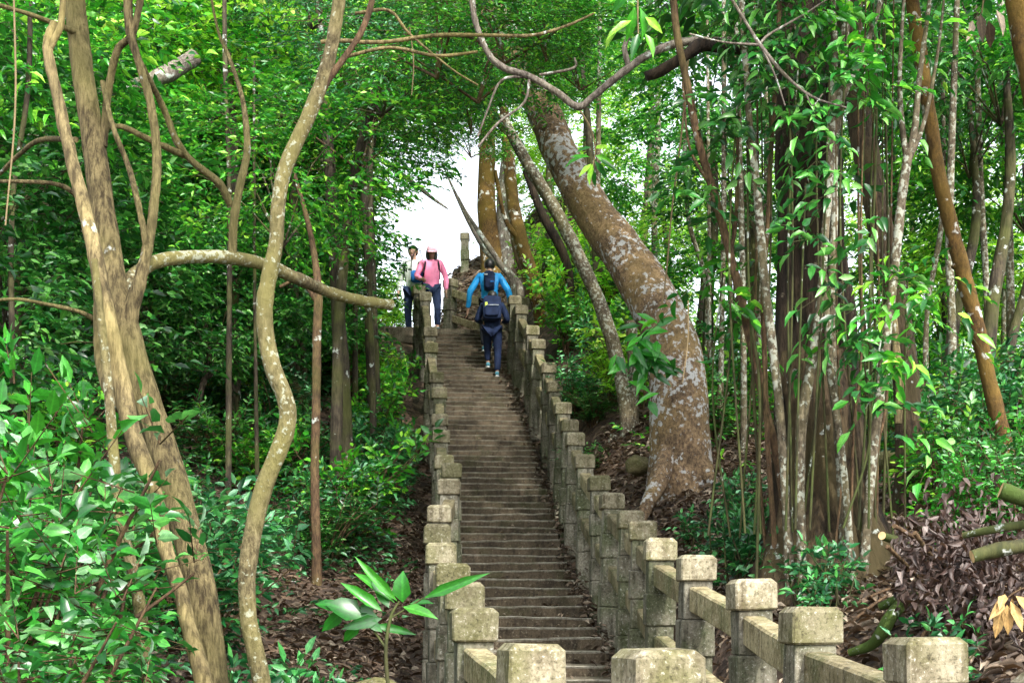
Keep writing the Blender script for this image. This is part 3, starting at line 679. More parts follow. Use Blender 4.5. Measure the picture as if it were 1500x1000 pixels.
for i, pts in enumerate([[(648, 238, 1.5), (660, 268, 3.5), (690, 330, 8), (715, 370, 10), (745, 400, 12), (760, 425, 14)], [(672, 288, 1.2), (684, 312, 3.5), (708, 350, 8), (735, 390, 9), (752, 420, 10)], [(748, 330, 6), (756, 370, 9), (770, 410, 10), (776, 450, 12)]]):
    ptree('bare_sapling', ['bare grey sapling slanting up to the left over the landing, longest of the slanting saplings', 'bare sapling slanting beside the landing railing, shorter one of the slanting pair', 'bare upright sapling near the foot of the slim orange trunk'][i], 'sapling', M['bark_grey'] if i != 2 else M['bark_brown'], 29.5 - i * 1.0, pts, segs=7)
pr = at(640, 292, 36)
t = thing('broken_branch', 'dark broken branch hanging across the bright sky gap above the walkers', 'branch', pr)
mb = MB(); px_tube(mb, [(430, 150, 9, 36), (500, 196, 9, 36), (560, 236, 8, 36), (610, 272, 7, 36), (634, 291, 5, 36), (656, 306, 2.5, 36)], 36, pr, 7, 4); mb.build('limb', M['bark_grey'], t)

# --- right: the stem-hung giant and its neighbours
t8 = ptree('giant_tree', 'massive dark trunk wrapped in thin climbing stems right of the steps', 'tree', M['bark_dark'], 10.8,
      [(1170, -240, 74), (1172, -60, 78), (1176, 120, 84), (1182, 280, 92), (1190, 420, 100), (1198, 560, 110), (1204, 660, 126), (1206, 740, 150), (1206, 800, 184), (1206, 850, 226), (1206, 905, 250)],
      [], segs=96, rough=.07, flute=.10, fis=.06, crown=[(CR['d'], 1130, -520, 10.8, .8)], n=22)  # crown lies out of view, added overhead for its shade
mb = MB(); px_tube(mb, [(1186, 520, 100, 10.55), (1194, 600, 116, 10.5), (1200, 680, 130, 10.45), (1202, 760, 152, 10.4), (1206, 835, 196, 10.35), (1208, 905, 226, 10.3)], 10.5, t8.location, 90, 22, 0, .09, flute=.08, fis=.06); mb.build('buttress', M['bark_root'], t8)
for pts in ([(1215, 20, 14, 10.5), (1220, 180, 18, 10.5), (1228, 380, 26, 10.5), (1240, 560, 40, 10.5), (1250, 720, 44, 10.4), (1268, 860, 50, 10.3)],
            [(1158, 60, 12, 10.5), (1152, 240, 17, 10.5), (1148, 430, 22, 10.5), (1150, 620, 34, 10.4), (1148, 760, 40, 10.3), (1135, 870, 44, 10.2)]):
    mb = MB(); px_tube(mb, pts, 10.6, t8.location, 12, 7, 0, .1, flute=.06); mb.build('root', M['bark_dark'], t8)
ptree('split_bark_tree', 'brown trunk with a pale torn bark strip just right of the massive dark trunk', 'tree', M['bark_root'], 12.6,
      [(1235, -60, 34, 13.6), (1248, 80, 36, 13.4), (1264, 200, 38, 13.2), (1288, 330, 38, 13), (1312, 440, 36, 12.8), (1326, 540, 38, 12.7), (1332, 640, 42, 12.6), (1334, 710, 48, 12.6), (1334, 775, 60, 12.6)],
      [dict(p=[(1306, 440, 12, 12.55), (1312, 500, 11, 12.45), (1318, 560, 12, 12.4), (1316, 620, 10, 12.4)], m=M['bark_liana'])], segs=18, rough=.08, crown=[(CR['d'], 1225, -260, 13.8, 1.2)])
ptree('orange_mossy_tree', 'slanting orange mossy trunk with white lichen spots near the right edge', 'tree', M['bark_orange'], 11.0,
      [(1322, -160, 22), (1334, -20, 25), (1348, 80, 26), (1362, 170, 26), (1376, 260, 27), (1398, 350, 28), (1416, 420, 29), (1434, 490, 29), (1452, 570, 29), (1470, 645, 30), (1480, 720, 34), (1484, 790, 40)],
      [dict(p=[(1408, 396, 16), (1401, 390, 14), (1397, 386, 13)], cut=1)], segs=16, rough=.07, ws=.78, crown=[(CR['a'], 1310, -330, 11.2, .9)])  # added crown, unseen above the frame, keeps sun off the foreground
ptree('corner_tree', 'brown trunk cut by the upper right corner of the picture', 'tree', M['bark_orange'], 9.5,
      [(1478, -160, 34), (1490, -20, 38), (1512, 100, 42), (1545, 260, 44), (1580, 420, 46), (1610, 620, 50), (1625, 800, 60)], segs=14, crown=[(CR['a'], 1470, -460, 9.6, .9)])  # unseen crown added over the corner to shade the foreground

stems = [
 ('brown curved sapling on the left flank of the massive dark trunk', M['bark_brown'], 10.2, [(982, -40, 13), (992, 50, 14), (1008, 130, 15), (1024, 210, 15), (1048, 290, 16), (1066, 360, 16), (1084, 430, 17), (1104, 520, 17), (1122, 600, 16), (1140, 680, 16), (1150, 760, 16), (1156, 860, 18)], [[(1070, 372, 8), (1078, 320, 7), (1080, 230, 6), (1082, 120, 5)], [(1040, 270, 7), (1010, 215, 4), (1000, 120, 4)]]),
 ('whitish lichen covered stem in front of the left side of the massive dark trunk', M['bark_white'], 9.9, [(1080, -80, 9), (1090, 60, 11), (1098, 180, 13), (1108, 270, 15), (1114, 340, 16), (1122, 430, 17), (1132, 510, 17), (1142, 600, 17), (1148, 680, 17), (1153, 760, 18), (1158, 850, 20)], []),
 ('slender brown stem hugging the dark trunk from the top of the picture', M['bark_brown'], 10.1, [(1142, -60, 9), (1140, 60, 9), (1134, 150, 9), (1128, 250, 9), (1124, 340, 9), (1118, 420, 10), (1120, 520, 10), (1124, 640, 10), (1132, 760, 11), (1138, 850, 12)], []),
 ('forked lichen stem crossing the middle of the massive dark trunk', M['bark_white'], 9.8, [(1216, -60, 10), (1222, 60, 13), (1218, 170, 16), (1214, 270, 16), (1208, 350, 15), (1204, 420, 16), (1196, 490, 18), (1184, 560, 20), (1174, 620, 22), (1172, 700, 18), (1174, 790, 18), (1176, 860, 20)], [[(1206, 400, 13), (1212, 480, 13), (1218, 560, 13), (1230, 640, 13), (1240, 740, 13), (1248, 850, 15)]]),
 ('sapling with a sawn off side stub high in front of the dark trunk', M['bark_white'], 9.9, [(1240, -60, 15), (1238, 30, 16), (1234, 100, 17), (1228, 160, 20), (1222, 220, 15), (1222, 320, 15), (1218, 420, 14), (1222, 560, 13), (1230, 700, 13), (1236, 850, 14)], [dict(p=[(1228, 150, 15), (1229, 128, 16), (1232, 112, 17)], cut=1), [(1232, 145, 13), (1250, 110, 11), (1272, 60, 10), (1290, 0, 9), (1300, -60, 8)]]),
 ('pale lichen spotted sapling on the right flank of the massive dark trunk', M['bark_white'], 9.9, [(1372, -80, 6), (1358, 30, 8), (1346, 120, 11), (1340, 190, 14), (1328, 240, 18), (1320, 300, 18), (1314, 360, 18), (1306, 430, 18), (1298, 500, 19), (1290, 570, 19), (1280, 650, 19), (1272, 740, 18), (1264, 850, 20)], [[(1330, 240, 11), (1322, 190, 10), (1318, 120, 8), (1322, 30, 6), (1330, -80, 4)], [(1334, 230, 9), (1356, 170, 7), (1376, 60, 5), (1390, -80, 3)]]),
]
for lab, m, d, pts, br in stems:
    ptree('sapling', lab, 'sapling', m, d, pts, br, segs=10, rough=.08, ws=.78)
# thin canes: many alike
canes = [(1094, 1108, 150, 860, 6, 10.0), (1110, 1124, 220, 840, 7, 10.3), (1262, 1246, 300, 855, 6, 9.9), (1284, 1262, 180, 850, 7, 10.1),
         (1258, 1274, 90, 840, 6, 10.2), (1276, 1284, 120, 820, 5, 10.5), (1296, 1292, 60, 815, 6, 10.7), (1226, 1218, 470, 855, 5, 9.8), (1304, 1270, 420, 830, 6, 10.0),
         (1292, 1280, 500, 850, 5, 10.3)]
for i, (ut, ub, vt, vb, w, d) in enumerate(canes):
    um = (ut + ub) / 2 + random.uniform(-14, 14)
    ptree('climbing_cane', 'thin upright green brown cane among the stems around the massive dark trunk', 'cane', [M['bark_green'], M['bark_brown'], M['bark_brown']][i % 3], d,
          [(ut + random.uniform(-10, 10), -60, w * .45), (ut, vt, w * .7), ((ut + um) / 2 + random.uniform(-6, 6), vt * .6 + vb * .4, w), (um, vt * .4 + vb * .6, w), (ub, vb, w * 1.1)], segs=7, ws=.7, group='thin canes around the massive dark trunk')
# pale thin trunks in the woods further back
far_px = [(1060, 1052, 250, 640, 8, 18), (1076, 1090, 280, 660, 9, 17), (1036, 1040, 360, 660, 6, 19), (1402, 1392, 330, 660, 12, 15), (1428, 1446, 250, 640, 10, 17), (1462, 1480, 180, 620, 12, 18), (1378, 1360, 300, 640, 8, 17), (1496, 1470, 200, 640, 9, 19), (1004, 1030, 290, 560, 7, 21), (880, 870, 260, 560, 8, 24), (960, 962, 180, 420, 9, 25), (1120, 1108, 260, 600, 8, 20)]
for ut, ub, vt, vb, w, d in far_px:
    ptree('slim_tree', 'slim pale trunk in the bright woods on the right', 'tree', M['bark_white'], d, [(ut, vt - 330, w * .7), (ut * .7 + ub * .3 + random.uniform(-10, 10), vt, w), (ub + random.uniform(-6, 6), vb * .5 + vt * .5, w), (ub, vb + 90, w * 1.3)], segs=7, group='slim pale trunks in the right woods')
far_l = [(330, 335, 60, 520, 7, 16), (560, 520, 200, 470, 7, 22), (40, 20, 100, 520, 8, 14), (545, 548, 420, 620, 9, 20), (372, 376, 420, 560, 5, 17)]
for ut, ub, vt, vb, w, d in far_l:
    ptree('slim_tree', 'slim dark trunk in the shaded woods on the left', 'tree', M['bark_far'], d, [(ut, vt - 330, w * .7), (ut * .7 + ub * .3 + random.uniform(-10, 10), vt, w), (ub + random.uniform(-6, 6), vb * .5 + vt * .5, w), (ub, vb + 90, w * 1.3)], segs=7, group='slim dark trunks in the left woods')

# overhanging bare branches near the top
def hang(name, label, m, d, pts, twl=()):
    o = at(pts[0][0], pts[0][1], pts[0][3] if len(pts[0]) > 3 else d)
    t = thing(name, label, 'branch', o)
    mb = MB(); px_tube(mb, pts, d, o, 9, 7, 0, .1); mb.build('limb', m, t)
    for q in twl:
        mb = MB(); px_tube(mb, q, d, o, 6, 6, 0, .05); mb.build('twig', m, t)
    return t
hb = hang('overhanging_branch', 'grey crooked branch dipping in a V above the thick lichen spotted tree', M['bark_grey'], 11, [(1130, 50, 16), (1060, 62, 14), (1000, 62, 12), (950, 80, 11), (905, 112, 11), (868, 142, 10), (846, 156, 11), (815, 135, 10), (775, 112, 10), (735, 98, 10), (712, 72, 9), (694, 20, 9), (690, -60, 9)],
     [[(920, 95, 9), (915, 70, 8), (922, 50, 6)], [(775, 112, 5), (735, 118, 4), (715, 160, 3), (700, 200, 3)], [(776, 112, 5), (768, 150, 4), (730, 180, 4), (700, 215, 3)], [(790, 110, 4), (840, 100, 4), (842, 85, 3)]])
hang('broken_stub', 'short thick broken branch stub above the lichen spotted tree', M['bark_dark'], 10.6, [(1120, 74, 20), (1060, 68, 20), (1030, 66, 20), (1000, 84, 17), (968, 104, 16), (946, 112, 15)])
hang('thin_twig', 'long thin bare twig curving from the left canopy across the top centre', M['bark_liana'], 9, [(470, 62, 6), (500, 60, 6), (560, 62, 6), (640, 52, 6), (720, 52, 5), (780, 52, 5), (830, 38, 4), (870, 20, 3)], [[(500, 85, 5), (570, 70, 5), (640, 82, 5), (700, 76, 4)], [(520, 20, 5), (570, 16, 5), (600, 50, 4), (660, 100, 3), (700, 125, 3)]])
hang('dead_twig', 'pale forked dead twig hanging before the top of the massive dark trunk', M['bark_grey'], 9.4, [(1060, -20, 4), (1100, 45, 5), (1115, 68, 6), (1150, 110, 5), (1190, 142, 4), (1240, 158, 2.5)], [[(1112, 66, 5), (1128, 50, 4), (1180, 20, 3), (1240, -20, 3)], [(1115, 68, 4), (1135, 110, 3), (1150, 155, 2)], [(1180, 135, 3), (1190, 155, 2), (1205, 138, 2)], [(1112, 66, 4), (1060, 62, 3), (1010, 50, 3)]])

# ------------------------------------------------------------------ woods behind (individual trees with trunks)
def forest_tree(u, v, d, s, kind, label, group, tm='bark_far'):
    c = at(u, v, d); z0 = gz(c.x, c.y)
    if c.z - z0 < 1.2: z0 = c.z - 1.2
    t = thing('forest_tree', label, 'tree', (c.x, c.y, z0), 0, group)
    h = c.z - z0; mb = MB(); r0 = .035 + .010 * h
    ox, oy = random.uniform(-.4, .4), random.uniform(-.4, .4)
    tube(mb, [(ox, oy, -.3, r0 * 1.35), (ox * .8, oy * .8, h * .25, r0), (ox * .2 + .1, oy * .5, h * .6, r0 * .8), (0, 0, h, r0 * .4)], 9, 6, 0, .08)
    mb.build('trunk', M['bark_far'], t)
    link('crown', CR[kind], t, (0, 0, h), (random.uniform(-.15, .15), random.uniform(-.15, .15), random.uniform(0, 6)), (s, s, s * random.uniform(.85, 1.15)))
    return t
GL = 'leafy trees in the woods left of the steps'; GR = 'leafy trees in the woods right of the steps'; GC = 'trees behind the head of the steps'
LL = 'leafy green tree in the dense woods left of the steps'; LRr = 'leafy green tree in the bright woods right of the steps'; LC = 'sunlit leafy tree behind the head of the steps'
rr = random.Random(5)
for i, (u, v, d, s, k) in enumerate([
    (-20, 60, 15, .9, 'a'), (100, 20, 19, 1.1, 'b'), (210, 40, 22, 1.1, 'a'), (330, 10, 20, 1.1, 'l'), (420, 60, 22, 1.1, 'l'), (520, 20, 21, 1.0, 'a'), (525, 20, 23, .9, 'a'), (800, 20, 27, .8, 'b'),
    (-30, 220, 16, .9, 'd'), (60, 190, 20, 1.0, 'a'), (170, 240, 23, 1.0, 'l'), (270, 170, 25, 1.0, 'l'), (380, 200, 24, 1.0, 'a'), (440, 170, 24, .9, 'a'), (490, 130, 26, .9, 'l'),  # crowns in painted sunlit green stand in for patches of sun
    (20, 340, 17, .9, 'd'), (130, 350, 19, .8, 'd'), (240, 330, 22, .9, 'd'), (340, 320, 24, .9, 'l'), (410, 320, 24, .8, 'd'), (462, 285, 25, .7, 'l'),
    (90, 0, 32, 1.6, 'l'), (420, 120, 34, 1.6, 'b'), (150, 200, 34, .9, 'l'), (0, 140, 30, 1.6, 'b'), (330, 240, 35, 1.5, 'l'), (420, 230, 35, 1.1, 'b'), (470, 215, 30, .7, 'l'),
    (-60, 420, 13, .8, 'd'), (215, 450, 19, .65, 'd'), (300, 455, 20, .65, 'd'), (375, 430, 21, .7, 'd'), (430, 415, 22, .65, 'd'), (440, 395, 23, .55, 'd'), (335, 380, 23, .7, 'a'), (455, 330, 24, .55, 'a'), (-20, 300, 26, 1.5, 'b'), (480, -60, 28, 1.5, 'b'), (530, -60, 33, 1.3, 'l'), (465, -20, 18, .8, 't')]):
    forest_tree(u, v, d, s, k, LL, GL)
for i, (u, v, d, s, k) in enumerate([
    (850, 60, 24, .7, 'a'), (960, 240, 26, .7, 'a'), (1020, 330, 25, .7, 'l'), (1080, 420, 23, .7, 'a'), (950, 370, 30, .8, 'l'),
    (1040, 120, 22, .7, 'a'), (1090, 250, 20, .6, 'd'), (1290, 330, 22, .7, 'l'), (1380, 420, 20, .6, 'a'), (1460, 380, 20, .7, 'l'), (1300, 110, 19, .7, 'd'), (1420, 150, 17, .7, 'a'),
    (1500, 240, 18, .7, 'a'), (1470, 40, 16, .7, 'd'), (1380, 40, 22, .8, 'a'), (1540, 400, 22, .7, 'l'), (1330, 230, 29, .8, 'l'), (1090, 20, 21, .8, 'a'),
    (950, 20, 30, .8, 'l'), (1520, 120, 26, .9, 'l'), (1260, 420, 28, .8, 'l'), (1400, 340, 31, .9, 'l'), (1480, 460, 26, .8, 'l'), (1060, 300, 33, .9, 'l'), (900, 420, 31, .7, 'l')]):
    forest_tree(u, v, d, s, k, LRr, GR, 'bark_white')
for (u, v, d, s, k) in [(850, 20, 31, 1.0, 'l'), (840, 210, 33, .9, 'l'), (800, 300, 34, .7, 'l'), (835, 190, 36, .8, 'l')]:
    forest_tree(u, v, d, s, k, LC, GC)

# low sprays of foliage that overhang the top centre, carried by a slim tree
ot = ptree('overhanging_tree', 'slim tree left of the steps whose feathery twigs hang over the walkers', 'tree', M['bark_far'], 17,
           [(610, 20, 8), (560, 120, 11), (520, 250, 14), (500, 420, 16), (494, 560, 17), (492, 720, 20)], segs=9,
           crown=[(CR['h'], 640, 50, 15.5, 1.0), (CR['h'], 700, 95, 16, .9), (CR['h'], 610, 115, 17, .7), (CR['h'], 690, 158, 17.5, .65), (CR['t'], 560, 90, 16.5, .8), (CR['h'], 740, 40, 15, .8), (CR['h'], 525, 200, 18, .9), (CR['t'], 700, 0, 17, .8), (CR['h'], 800, 50, 15, .6), (CR['h'], 850, 100, 15.5, .5), (CR['h'], 745, 172, 19, .55), (CR['h'], 640, 180, 21, .6), (CR['h'], 690, 205, 23, .6)])

# far-off wood that reads as one mass
mb = MB()
for lo, hi, n in ((-34, -7, 420), (6.5, 34, 170)):
    o = np.stack([rng.uniform(lo, hi, n), rng.uniform(37, 46, n), np.zeros(n)], -1)
    o[:, 2] = rng.uniform(4, 22, n)
    for _ in range(10):
        oo = o + rng.normal(0, .5, o.shape)
        sprays(mb, oo, rdir(n, -.3, .4), np.tile([0, 0, 1.], (n, 1)) + rng.normal(0, .4, (n, 3)), .9, 8, .21, .5, 0, 1, True)
tag(mb.build('far_woodland', [M['leaf_lime'], M['bark_far']]), 'mass of far off bright foliage closing the woods behind the trees', 'woodland', kind='stuff')

# ------------------------------------------------------------------ shrubs and undergrowth
SH = {}
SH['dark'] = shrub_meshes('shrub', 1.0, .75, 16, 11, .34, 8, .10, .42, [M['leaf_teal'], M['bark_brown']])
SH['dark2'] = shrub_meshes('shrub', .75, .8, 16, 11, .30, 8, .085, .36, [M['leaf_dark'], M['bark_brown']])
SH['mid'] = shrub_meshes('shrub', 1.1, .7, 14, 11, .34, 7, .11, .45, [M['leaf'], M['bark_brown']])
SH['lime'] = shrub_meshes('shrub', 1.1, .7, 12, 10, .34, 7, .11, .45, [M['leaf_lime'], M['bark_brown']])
SH['glossy'] = shrub_meshes('shrub', 1.15, .55, 14, 13, .26, 7, .072, .46, [M['leaf_grey'], M['bark_brown']], jit=.5, droop=.3)
SH['broad'] = shrub_meshes('shrub', 1.1, .5, 14, 13, .26, 7, .070, .46, [M['leaf_big'], M['bark_brown']], jit=.45, droop=.25)
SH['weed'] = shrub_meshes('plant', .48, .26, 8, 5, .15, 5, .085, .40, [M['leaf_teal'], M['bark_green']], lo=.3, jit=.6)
def shrub(kind, x, y, s, name, label, group, z=None, sink=.05):
    zz_ = gz(x, y) if z is None else z
    t = thing(name, label, 'plant' if kind == 'weed' else 'shrub', (x, y, zz_ - sink), rr.uniform(0, 6.28), group)
    link('stem', SH[kind][0], t, scale=(s, s, s)); link('foliage', SH[kind][1], t, scale=(s, s, s * rr.uniform(.85, 1.15)))
    return t
# left slope
for i in range(100):
    y = rr.uniform(10.5, 26); tl = rr.uniform(.75, 9) ** 1.0
    if tl < 1.6 and y < 14.5: continue
    x = float(xleft(y)) - tl
    if y < 15 and tl < 2.4 and rr.random() < .6: continue
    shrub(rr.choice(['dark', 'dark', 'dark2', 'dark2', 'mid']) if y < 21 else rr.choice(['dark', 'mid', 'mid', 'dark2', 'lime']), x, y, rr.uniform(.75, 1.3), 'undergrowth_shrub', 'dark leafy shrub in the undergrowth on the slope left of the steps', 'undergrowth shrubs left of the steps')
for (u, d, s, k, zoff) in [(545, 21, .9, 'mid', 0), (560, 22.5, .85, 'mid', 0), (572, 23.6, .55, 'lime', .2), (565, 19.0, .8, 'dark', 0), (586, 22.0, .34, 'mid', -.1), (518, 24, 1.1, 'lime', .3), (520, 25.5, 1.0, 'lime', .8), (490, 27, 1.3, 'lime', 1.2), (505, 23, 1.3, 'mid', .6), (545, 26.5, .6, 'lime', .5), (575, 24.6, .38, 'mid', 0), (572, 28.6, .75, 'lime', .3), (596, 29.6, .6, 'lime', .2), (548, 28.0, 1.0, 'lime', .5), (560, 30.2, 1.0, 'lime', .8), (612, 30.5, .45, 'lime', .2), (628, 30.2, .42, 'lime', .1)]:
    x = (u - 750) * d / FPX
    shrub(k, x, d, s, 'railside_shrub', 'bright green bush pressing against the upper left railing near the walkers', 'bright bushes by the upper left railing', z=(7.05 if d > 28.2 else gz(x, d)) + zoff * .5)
# right slope
for i in range(120):
    y = rr.uniform(10.5, 30); tr = rr.uniform(.9, 10)
    x = float(xright(min(y, 25))) + tr
    if y < 16.5 and tr < 2.6: continue
    if y < 12 and tr < 4: continue
    if abs(x - 1.95) < 1.0 and y < 16.5: continue
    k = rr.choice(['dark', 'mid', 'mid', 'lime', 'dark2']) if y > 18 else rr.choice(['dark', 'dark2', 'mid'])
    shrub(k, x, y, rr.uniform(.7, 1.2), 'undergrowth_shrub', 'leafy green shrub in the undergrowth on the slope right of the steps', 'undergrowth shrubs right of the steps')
for (u, v, d, s, k) in [(845, 560, 21.5, .9, 'dark'), (870, 590, 20.5, .8, 'dark2'), (880, 540, 22.5, 1.0, 'dark2'), (835, 500, 23.5, .9, 'mid'), (860, 620, 19.4, .6, 'dark2'), (820, 460, 25, 1.0, 'lime'), (850, 440, 26, 1.2, 'lime'), (800, 400, 28.5, 1.0, 'lime'), (900, 560, 22, .9, 'dark')]:
    p = at(u, v, d); shrub(k, p.x, p.y, s, 'bank_shrub', 'leafy shrub on the bank behind the upper right railing', 'shrubs on the bank behind the upper right railing')
# shrub at right edge behind the brush heap
for i, (u, d, s, k) in enumerate([(1395, 9.6, .62, 'broad'), (1450, 9.4, .72, 'broad'), (1510, 9.2, .78, 'glossy'), (1425, 10.4, .75, 'glossy'), (1480, 10.4, .85, 'broad')]):
    x = (u - 750) * d / FPX; shrub(k, x, d, s, 'leafy_shrub', 'bright broad leaved shrub behind the heap of dried branches at right', 'broad leaved shrubs behind the dried branches')
# left foreground shrubs
for i, (u, d, s, k) in enumerate([(-20, 4.6, 1.0, 'glossy'), (50, 4.9, .95, 'broad'), (105, 4.5, .62, 'glossy'), (20, 4.2, .70, 'broad'), (175, 4.7, .48, 'broad'), (235, 5.0, .46, 'broad'), (-40, 5.6, 1.45, 'broad'), (30, 6.0, 1.45, 'glossy'), (85, 6.2, 1.2, 'broad'), (-10, 5.2, 1.2, 'glossy'), (300, 5.3, .36, 'broad'), (140, 5.6, .6, 'glossy'), (80, 4.2, .55, 'broad'), (200, 5.4, .5, 'glossy'), (0, 7.4, 1.7, 'broad'), (70, 7.8, 1.5, 'glossy'), (120, 8.4, 1.3, 'broad')]):
    x = (u - 750) * d / FPX
    shrub(k, x, d, s, 'foreground_shrub', 'glossy broad leaved shrub filling the lower left foreground' if k == 'glossy' else 'bright green broad leaved shrub filling the lower left foreground', 'glossy shrubs at lower left' if k == 'glossy' else 'bright green shrubs at lower left', z=gz(x, d))
for i, (u, d, s) in enumerate([(400, 7.2, 1.2), (440, 7.6, 1.1), (470, 8.4, 1.2), (520, 7.4, .9), (420, 9, 1.2), (560, 8.2, .8), (500, 9.4, 1.0), (380, 8.2, 1.4), (600, 9.2, .6), (455, 6.6, .9), (540, 6.6, .8)]):
    x = (u - 750) * d / FPX; shrub('weed', x, d, s, 'low_plant', 'low long leaved plant on the litter floor left of the lower railing', 'low plants left of the lower railing')
for i, (u, v, d, s) in enumerate([(1060, 800, 12.3, 1.0), (1090, 790, 11.6, .9), (1118, 800, 11.0, 1.0), (1130, 840, 10.3, .9), (1110, 760, 12.0, .9), (1010, 760, 13.6, .8), (1195, 880, 9.4, 1.0), (1218, 890, 9.3, .9), (1090, 840, 10.9, 1.2), (1075, 720, 13.5, .9), (1090, 680, 14.2, 1.0), (1040, 790, 12.5, .7), (1370, 960, 6.7, .8), (1205, 900, 8.8, .7)]):
    x = (u - 750) * d / FPX; shrub('weed', x, d, s, 'low_plant', 'low long leaved plant on the litter slope right of the railing', 'low plants right of the railing')
# ground cover
mb = MB()
n = 2600; y = rng.uniform(9, 26, n); x = xleft(y) - .45 - rng.gamma(2.0, 1.6, n)
keep = ~((y < 15) & (x > xleft(y) - 2.0) & (rng.random(n) < .8)); x, y = x[keep], y[keep]
o = np.stack([x, y, ground_z(x, y) + rng.uniform(.0, .35, len(x))], -1)
sprays(mb, o, rdir(len(x), .0, .6), np.tile([0, 0, 1.], (len(x), 1)) + rng.normal(0, .3, (len(x), 3)), .32, 8, .09, .4, 0, 1, False)
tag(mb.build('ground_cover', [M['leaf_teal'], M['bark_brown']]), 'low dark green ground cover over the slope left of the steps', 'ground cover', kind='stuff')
mb = MB()
n = 2000; y = rng.uniform(11, 29, n); x = xright(np.clip(y, 0, 25)) + .7 + rng.gamma(2.0, 1.9, n)
keep = ~((y < 17) & (x < xright(y) + 2.4) & (rng.random(n) < .93)); x, y = x[keep], y[keep]
o = np.stack([x, y, ground_z(x, y) + rng.uniform(.0, .3, len(x))], -1)
sprays(mb, o, rdir(len(x), .0, .6), np.tile([0, 0, 1.], (len(x), 1)) + rng.normal(0, .3, (len(x), 3)), .32, 8, .09, .4, 0, 1, False)
tag(mb.build('ground_cover', [M['leaf'], M['bark_brown']]), 'low green ground cover over the slope right of the steps', 'ground cover', kind='stuff')

# ------------------------------------------------------------------ leaf litter
def litter(mb, x, y, z, lo=.06, hi=.14, mat=0, up=.35):
    n = len(x); d = rdir(n, -.15, .15)
    leaves(mb, np.stack([x, y, z], -1), d, np.tile([0, 0, 1.], (n, 1)) + rng.normal(0, up, (n, 3)), rng.uniform(lo, hi, n), rng.uniform(lo, hi, n) * .5, mat, False, 1.6)
mb = MB()
n = 15000; y = rng.uniform(3.5, 20, n); x = xright(y) + .12 + rng.gamma(1.5, 1.5, n)
litter(mb, x, y, ground_z(x, y) + rng.uniform(.0, .06, n) + .02)
tag(mb.build('leaf_litter', M['litter']), 'brown fallen leaves carpeting the bank right of the railing', 'leaf litter', kind='stuff')
mb = MB()
n = 9000; y = rng.uniform(5, 22, n); x = xleft(y) - .08 - rng.gamma(1.4, 1.2, n)
litter(mb, x, y, ground_z(x, y) + rng.uniform(.0, .06, n) + .02)
tag(mb.build('leaf_litter', M['litter']), 'brown fallen leaves carpeting the ground left of the railing', 'leaf litter', kind='stuff')
mb = MB()
n = 900; y = rng.uniform(7, 25, n); x = xright(y) - rng.uniform(.08, .24, n) - rng.exponential(.03, n)
litter(mb, x, y, zs(y) + rng.uniform(.0, .10, n) + .02, .05, .11, up=.6)
n = 420; y = rng.uniform(8, 26, n); x = xleft(y) + (xright(y) - xleft(y)) * rng.beta(1.5, .9, n)
yi = np.searchsorted(yk, y) - 1; zt = zk[np.clip(yi, 0, len(zk) - 1)]
litter(mb, x, y, zt + .02, .04, .09, up=.2)
tag(mb.build('leaf_litter', M['litter']), 'dry leaves gathered along the right edge of the steps', 'leaf litter', kind='stuff')
mb = MB()
n = 5000; y = rng.uniform(28.4, 34.5, n); x = rng.uniform(-2.2, 5, n)
litter(mb, x, y, ground_z(x, y) + .03, .08, .18)
tag(mb.build('leaf_litter', M['litter']), 'pale dry leaves on the sunny slope behind the landing', 'leaf litter', kind='stuff')
# fallen twigs as loose sticks
for i, (u0, v0, u1, v1, d, w) in enumerate([(1150, 835, 1230, 870, 10, 5), (1235, 905, 1300, 880, 8.6, 6), (1250, 880, 1330, 872, 8.9, 5), (1020, 735, 1075, 760, 13, 5), (560, 960, 625, 920, 8, 6), (500, 800, 560, 815, 13, 5)]):
    a = at(u0, v0, d); b = at(u1, v1, d + .3); a.z = gz(a.x, a.y) + .05; b.z = gz(b.x, b.y) + .06
    t = thing('fallen_stick', ['thin stick at the left foot of the massive dark trunk', 'curved stick on the leaf litter below the dried branch heap', 'straight stick on the litter under the dried branch heap', 'stick on the bank below the thick lichen spotted tree', 'stick on the ground beside the lower left railing', 'stick on the litter slope left of the middle railing'][i], 'stick', a)
    mb = MB(); m_ = (b - a) * .5 + Vector((.03, .02, .03)); w_r = w * d / FPX / 2
    tube(mb, [(0, 0, 0, w_r), (*m_, w_r * .9), (*(b - a), w_r * .5)], 7, 5, 0, .1); mb.build('stick', M['bark_brown'], t)

# ------------------------------------------------------------------ dried brush heap and cut logs, lower right
hp = at(1400, 960, 6.9); hp.z = gz(hp.x, hp.y)
t = thing('brush_heap', 'heap of cut branches with dried purple brown leaves behind the lower right railing', 'brush heap', hp)
brs = [[(1310, 770), (1360, 800), (1430, 850), (1500, 900)], [(1330, 960), (1390, 880), (1450, 820), (1520, 770)], [(1340, 780), (1380, 840), (1400, 900), (1390, 980)], [(1460, 990), (1480, 920), (1500, 850), (1540, 800)], [(1300, 800), (1350, 850), (1420, 930), (1480, 1000)]]
for b in brs:
    mb = MB(); px_tube(mb, [(u, v, 7 - i, 7.1 + .25 * i) for i, (u, v) in enumerate(b)], 7, hp, 7, 5, 0, .1); mb.build('branch', M['bark_brown'], t)
mb = MB(); n = 2600
u = rng.normal(1412, 54, n); v = rng.normal(838, 46, n)
u = np.where(v > 880, u + rng.uniform(0, 60, n), u); u = np.maximum(u, 1305 + np.maximum(0, (v - 850)) * .35 + rng.uniform(0, 20, n)); dd = rng.uniform(6.9, 8.0, n) - (v - 850) * .003
